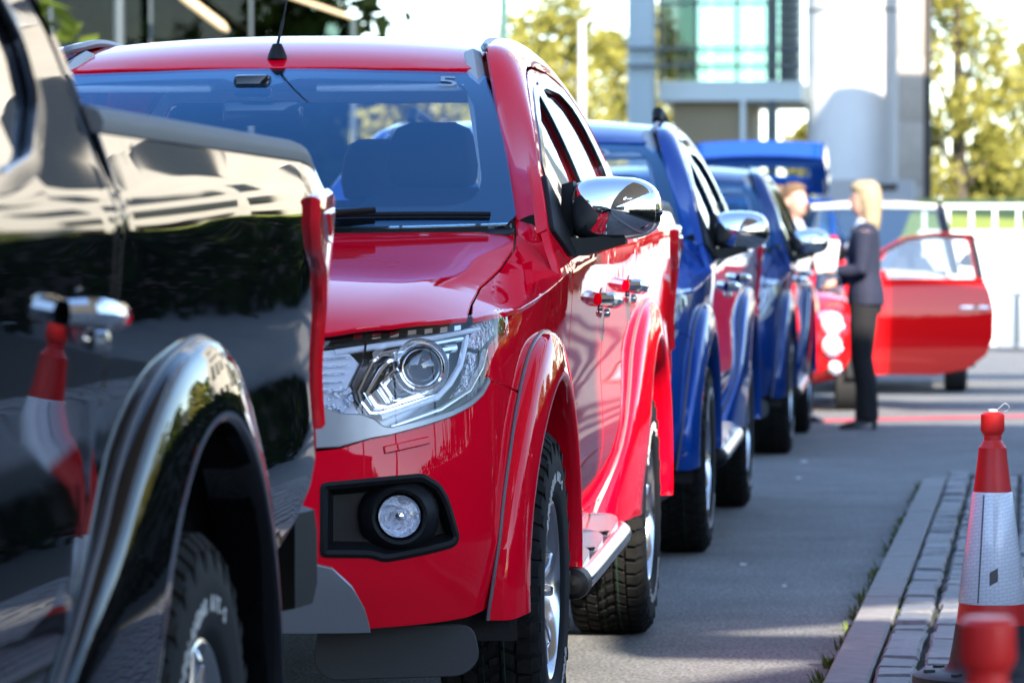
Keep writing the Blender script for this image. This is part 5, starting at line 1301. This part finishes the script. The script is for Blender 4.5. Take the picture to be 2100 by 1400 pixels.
# ------------------------------------------------------------------ people
M['skin'] = mat('skin', (.50, .27, .19), .5, noise=(14, .08), sss=.0)
M['navy'] = mat('navy_wool', (.010, .012, .030), .85, noise=(40, .2), bump=(160, .3, .003))
M['trouser'] = mat('black_trousers', (.006, .005, .006), .9, bump=(160, .3, .003))
M['suit'] = mat('dark_suit', (.006, .006, .010), .85, bump=(160, .3, .003))
M['shirt'] = mat('pale_blue_shirt', (.36, .40, .50), .8)
M['blonde'] = mat('blonde_hair', (.32, .235, .13), .6, noise=(30, .35), bump=(70, .8, .01))
M['brown'] = mat('brown_hair', (.14, .075, .035), .55, noise=(30, .35), bump=(70, .8, .01))
M['shoe'] = mat('black_leather', (.012, .012, .013), .3)
M['eye'] = mat('eye_dark', (.03, .025, .02), .2)
def remesh(mb, name, m, parent, vox=.012, it=4):
    o = mb.build('tmp', m, None)
    md = o.modifiers.new('r', 'REMESH'); md.mode = 'VOXEL'; md.voxel_size = vox
    sm_ = o.modifiers.new('s', 'SMOOTH'); sm_.factor = .5; sm_.iterations = it
    dg = bpy.context.evaluated_depsgraph_get(); me = bpy.data.meshes.new_from_object(o.evaluated_get(dg))
    od = o.data; bpy.data.objects.remove(o); bpy.data.meshes.remove(od)
    me.name = name; me.materials.clear(); me.materials.append(m)
    me.polygons.foreach_set('use_smooth', [True]*len(me.polygons))
    return link(name, me, parent)
def ell(c, rx, ry, n=16, tilt=0.0):
    return [(c[0]+rx*math.cos(2*math.pi*k/n), c[1]+ry*math.sin(2*math.pi*k/n), c[2]+tilt*math.sin(2*math.pi*k/n)) for k in range(n)]
def person(loc, rz, label, woman, arms, jacket, hair, holds=None, stance=.10):
    """faces local -y; arms = list of (elbow, wrist) for +x and -x side"""
    P_ = empty('person', loc, rz, label, 'person')
    s = 1.0; hipw = .165 if woman else .16; shw = .175 if woman else .20
    legs = []
    for sx in (1, -1):
        legs.append([(sx*.085, .0, .92), (sx*.092, -.012, .72), (sx*(.088+stance*.1), -.022, .49), (sx*(.09+stance*.15), .012, .30), (sx*(.09+stance*.2), .02, .09)])
    # body: head, neck, torso, legs, arms, hands in one skin
    mb = MB()
    mb.loft([ell((0, 0, .84), .12, .09), ell((0, .01, .95), hipw, .105), ell((0, 0, 1.08), .125, .09), ell((0, -.01, 1.24), .145, .10), ell((0, 0, 1.38), shw, .085), ell((0, .01, 1.43), .09, .06)])
    mb.loft([ell((0, .012, 1.40), .055, .055), ell((0, .0, 1.48), .05, .052), ell((0, -.01, 1.53), .052, .055)])
    mb.loft([ell((0, -.040, 1.492), .022, .022), ell((0, -.032, 1.51), .048, .055), ell((0, -.018, 1.55), .064, .080), ell((0, -.004, 1.60), .072, .092), ell((0, .004, 1.65), .072, .094), ell((0, .008, 1.69), .058, .078), ell((0, .008, 1.715), .03, .045)])
    mb.loft([ell((0, -.092, 1.575), .016, .012), ell((0, -.108, 1.580), .014, .016), ell((0, -.098, 1.605), .010, .012), ell((0, -.088, 1.63), .008, .008)])
    mb.loft([ell((0, -.086, 1.548), .024, .010), ell((0, -.090, 1.556), .022, .010)])
    for sx in (1, -1): mb.loft([ell((sx*.074, .012, 1.565), .008, .012), ell((sx*.080, .014, 1.595), .010, .022), ell((sx*.078, .014, 1.62), .006, .012)])
    for lg in legs: mb.tube(lg+[(lg[-1][0], .03, .05)], [.085, .08, .055, .055, .038, .035], 12)
    hands = []
    for sx, (el, wr) in zip((1, -1), arms):
        sh = Vector((sx*(shw-.01), .005, 1.375)); el = Vector(el); wr = Vector(wr)
        mb.tube([sh, sh.lerp(el, .5), el, el.lerp(wr, .4), wr], [.052, .046, .040, .036, .026], 10)
        d = (wr-el).normalized(); pal = wr+d*.05
        mb.tube([wr-d*.01, wr+d*.03, wr+d*.085], [.026, .034, .032], 10)
        side_ = d.cross(Vector((0, 0, 1))); side_ = side_.normalized() if side_.length > .1 else Vector((0, 1, 0)); dn = Vector((0, 0, -1))
        for i, L_ in enumerate((.062, .072, .068, .052)):
            b = wr+d*.08+side_*(.024-.016*i); c1 = b+d*L_*.55+dn*.006; c2 = c1+d*L_*.35+dn*.026
            mb.tube([b-d*.02, b, c1, c2], [.009, .0095, .009, .0075], 7)
        b = wr+d*.03+side_*.03; mb.tube([b-side_*.015, b+side_*.018+d*.02, b+side_*.02+d*.05+dn*.01], [.011, .011, .008], 7)
        hands.append(wr+d*.11)
    remesh(mb, 'body', M['skin'], P_, .0085, 3)
    for sx in (1, -1):
        mb = MB(); mb.lathe([(0, -.012), (.009, -.008), (.012, 0), (.009, .008), (0, .012)], 10, (sx*.029, -.079, 1.612), 'Y'); mb.build('eye', M['eye'], P_)
    mb = MB(); mb.box((0, -.099, 1.552), (.036, .006, .006), bev=.002); mb.build('lips', M['conered'], P_)
    # trousers
    mb = MB(); mb.loft([ell((0, .005, .80), hipw*.95, .115), ell((0, .01, .93), hipw+.012, .122), ell((0, 0, 1.05), .142, .105)])
    for sx, lg in zip((1, -1), legs):
        q = [(lg[0][0], 0, .90)]+lg[1:-1]+[(lg[-1][0], .015, .06)]
        mb.tube(q, [.102, .097, .078, .076, .083], 14)
    remesh(mb, 'trousers', M['trouser'], P_, .011, 3)
    for sx, lg in zip((1, -1), legs):
        x = lg[-1][0]; mb = MB()
        hz_ = .05 if woman else .0
        mb.loft([ell((x, .06, .045+hz_*.6), .034, .03), ell((x, .03, .04+hz_*.5), .038, .05)], cap=True)
        mb.loft([[(x+a*.038, .075, z) for a, z in ((-1, hz_), (1, hz_), (.8, .075), (-.8, .075))], [(x+a*.042, -.03, z) for a, z in ((-1, hz_*.25), (1, hz_*.25), (.8, .07), (-.8, .07))], [(x+a*.044, -.12, z) for a, z in ((-1, .0), (1, .0), (.7, .04), (-.7, .04))], [(x+a*.02, -.175, z) for a, z in ((-1, .0), (1, .0), (.7, .02), (-.7, .02))]])
        if woman: mb.tube([(x, .07, .0), (x, .065, .06)], [.012, .022], 8)
        mb.build('shoe', M['shoe'], P_, ang=60)
    # shirt and jacket
    mb = MB(); mb.loft([ell((0, -.012, 1.20), .14, .104), ell((0, -.012, 1.36), .13, .092), ell((0, .0, 1.43), .075, .07), ell((0, .0, 1.465), .060, .062)]); remesh(mb, 'shirt', M['shirt'], P_, .012, 2)
    mb = MB(); jl = .86 if woman else .80
    mb.loft([ell((0, .01, jl), hipw+.035, .135), ell((0, .008, .95), hipw+.026, .130), ell((0, 0, 1.08), .150 if woman else .165, .112), ell((0, -.012, 1.24), .168, .122), ell((0, .0, 1.37), shw+.02, .100), ell((0, .012, 1.425), .11, .075), ell((0, .022, 1.445), .07, .05)])
    for sx, (el, wr) in zip((1, -1), arms):
        sh = Vector((sx*(shw-.012), .005, 1.37)); el = Vector(el); wr = Vector(wr)
        mb.tube([sh, sh.lerp(el, .5), el, el.lerp(wr, .45), el.lerp(wr, .92)], [.070, .062, .056, .050, .043], 12)
    remesh(mb, 'jacket', jacket, P_, .012, 3)
    for sx, (el, wr) in zip((1, -1), arms):
        el = Vector(el); wr = Vector(wr); mb = MB(); mb.tube([el.lerp(wr, .90), el.lerp(wr, .99)], [.036, .034], 12); mb.build('cuff', M['shirt'], P_)
    # lapels / collar
    for sx in (1, -1):
        mb = MB(); mb.prism([(.012, 1.22), (.055, 1.40), (.085, 1.40), (.070, 1.30)], lambda x, z: (sx*x, -.135+.05*(z-1.22)/.2, z), lambda x, z: (sx*x, -.118+.05*(z-1.22)/.2, z)); mb.build('lapel', jacket, P_)
    # hair
    mb = MB()
    if woman:
        mb.loft([ell((0, .045, 1.36), .075, .05), ell((0, .045, 1.44), .088, .065), ell((0, .035, 1.54), .090, .085), ell((0, .022, 1.62), .090, .098), ell((0, .010, 1.69), .083, .098), ell((0, .005, 1.735), .045, .06)])
        mb.loft([ell((0, -.03, 1.665), .078, .075), ell((0, -.03, 1.70), .075, .075), ell((0, 0, 1.735), .04, .05)])
    else:
        mb.loft([ell((0, .05, 1.53), .055, .045), ell((0, .04, 1.60), .078, .07), ell((0, .022, 1.66), .082, .085), ell((0, .008, 1.71), .072, .086), ell((0, .004, 1.74), .035, .05)])
        mb.loft([ell((0, -.045, 1.685), .06, .05), ell((0, -.02, 1.72), .055, .06)])
    remesh(mb, 'hair', hair, P_, .010, 2)
    return P_
W_ = person((-.665, 28.05, 0), R(-90), 'woman with blonde hair in a navy jacket and black trousers standing in profile', True, [((.20, -.02, 1.10), (.15, -.20, 1.10)), ((-.21, .02, 1.10), (-.13, -.20, 1.02))], M['navy'], M['blonde'])
# folded papers held against her chest
mb = MB()
for k in range(3): mb.box((.165+.006*k, -.235-.03*k, 1.215-.012*k), (.003, .105, .20), Matrix.Rotation(R(8*k-6), 3, 'X'), bev=.001)
pp = mb.build('papers', M['white']); pp.location = W_.location; pp.rotation_euler = W_.rotation_euler; tag(pp, 'white folded papers held at the chest of the woman in navy', 'papers')
m1 = person((-1.20, 29.1, 0), R(55), 'man in a dark suit with brown hair reaching out towards the woman in navy', False, [((.24, -.10, 1.14), (.20, -.36, 1.28)), ((-.22, .03, 1.10), (-.20, -.18, .98))], M['suit'], M['brown'])
m2 = person((-1.36, 30.0, 0), R(20), 'man in a dark suit half hidden behind the dark blue pickup', False, [((.22, .03, 1.10), (.22, -.14, .92)), ((-.22, .03, 1.10), (-.22, -.14, .92))], M['suit'], M['brown'])
# ------------------------------------------------------------------ screen stickers
M['stick'] = mat('faded_sticker', (.30, .36, .42), .6)
def sticker(par, u, t, txt, size, ring=False):
    o = Vector(wsc(u, t)); e = .01
    du = (Vector(wsc(u+e, t))-Vector(wsc(u-e, t))).normalized(); dv = (Vector(wsc(u, t+e))-Vector(wsc(u, t-e))).normalized(); n = du.cross(dv)
    mb = MB()
    if ring:
        mb.lathe([(.026, 0), (.042, 0), (.042, .0006), (.026, .0006), (.026, 0)], 24)
    else:
        vs, fs = text_mesh(txt, size, .0004); mb.add(vs, fs)
    mb.v = [tuple(o+du*v[0]*1.25+dv*v[1]+n*(.0062+v[2])) for v in mb.v]
    mb.build('screen_sticker', M['stick'], par, smooth=False, recalc=False)
sticker(red, .80, .90, '5', .10)
sticker(blue1, .55, .87, '', 0, True)
# roof rail on the first blue truck
for sx in (1, -1):
    mb = MB(); mb.tube([(sx*.545, 1.62, 1.775), (sx*.545, 1.67, 1.815), (sx*.545, 1.78, 1.822), (sx*.54, 2.15, 1.80), (sx*.535, 2.27, 1.765)], [.022, .026, .022, .02, .018], 10); mb.build('roof_rail', M['plastic'], blue1)
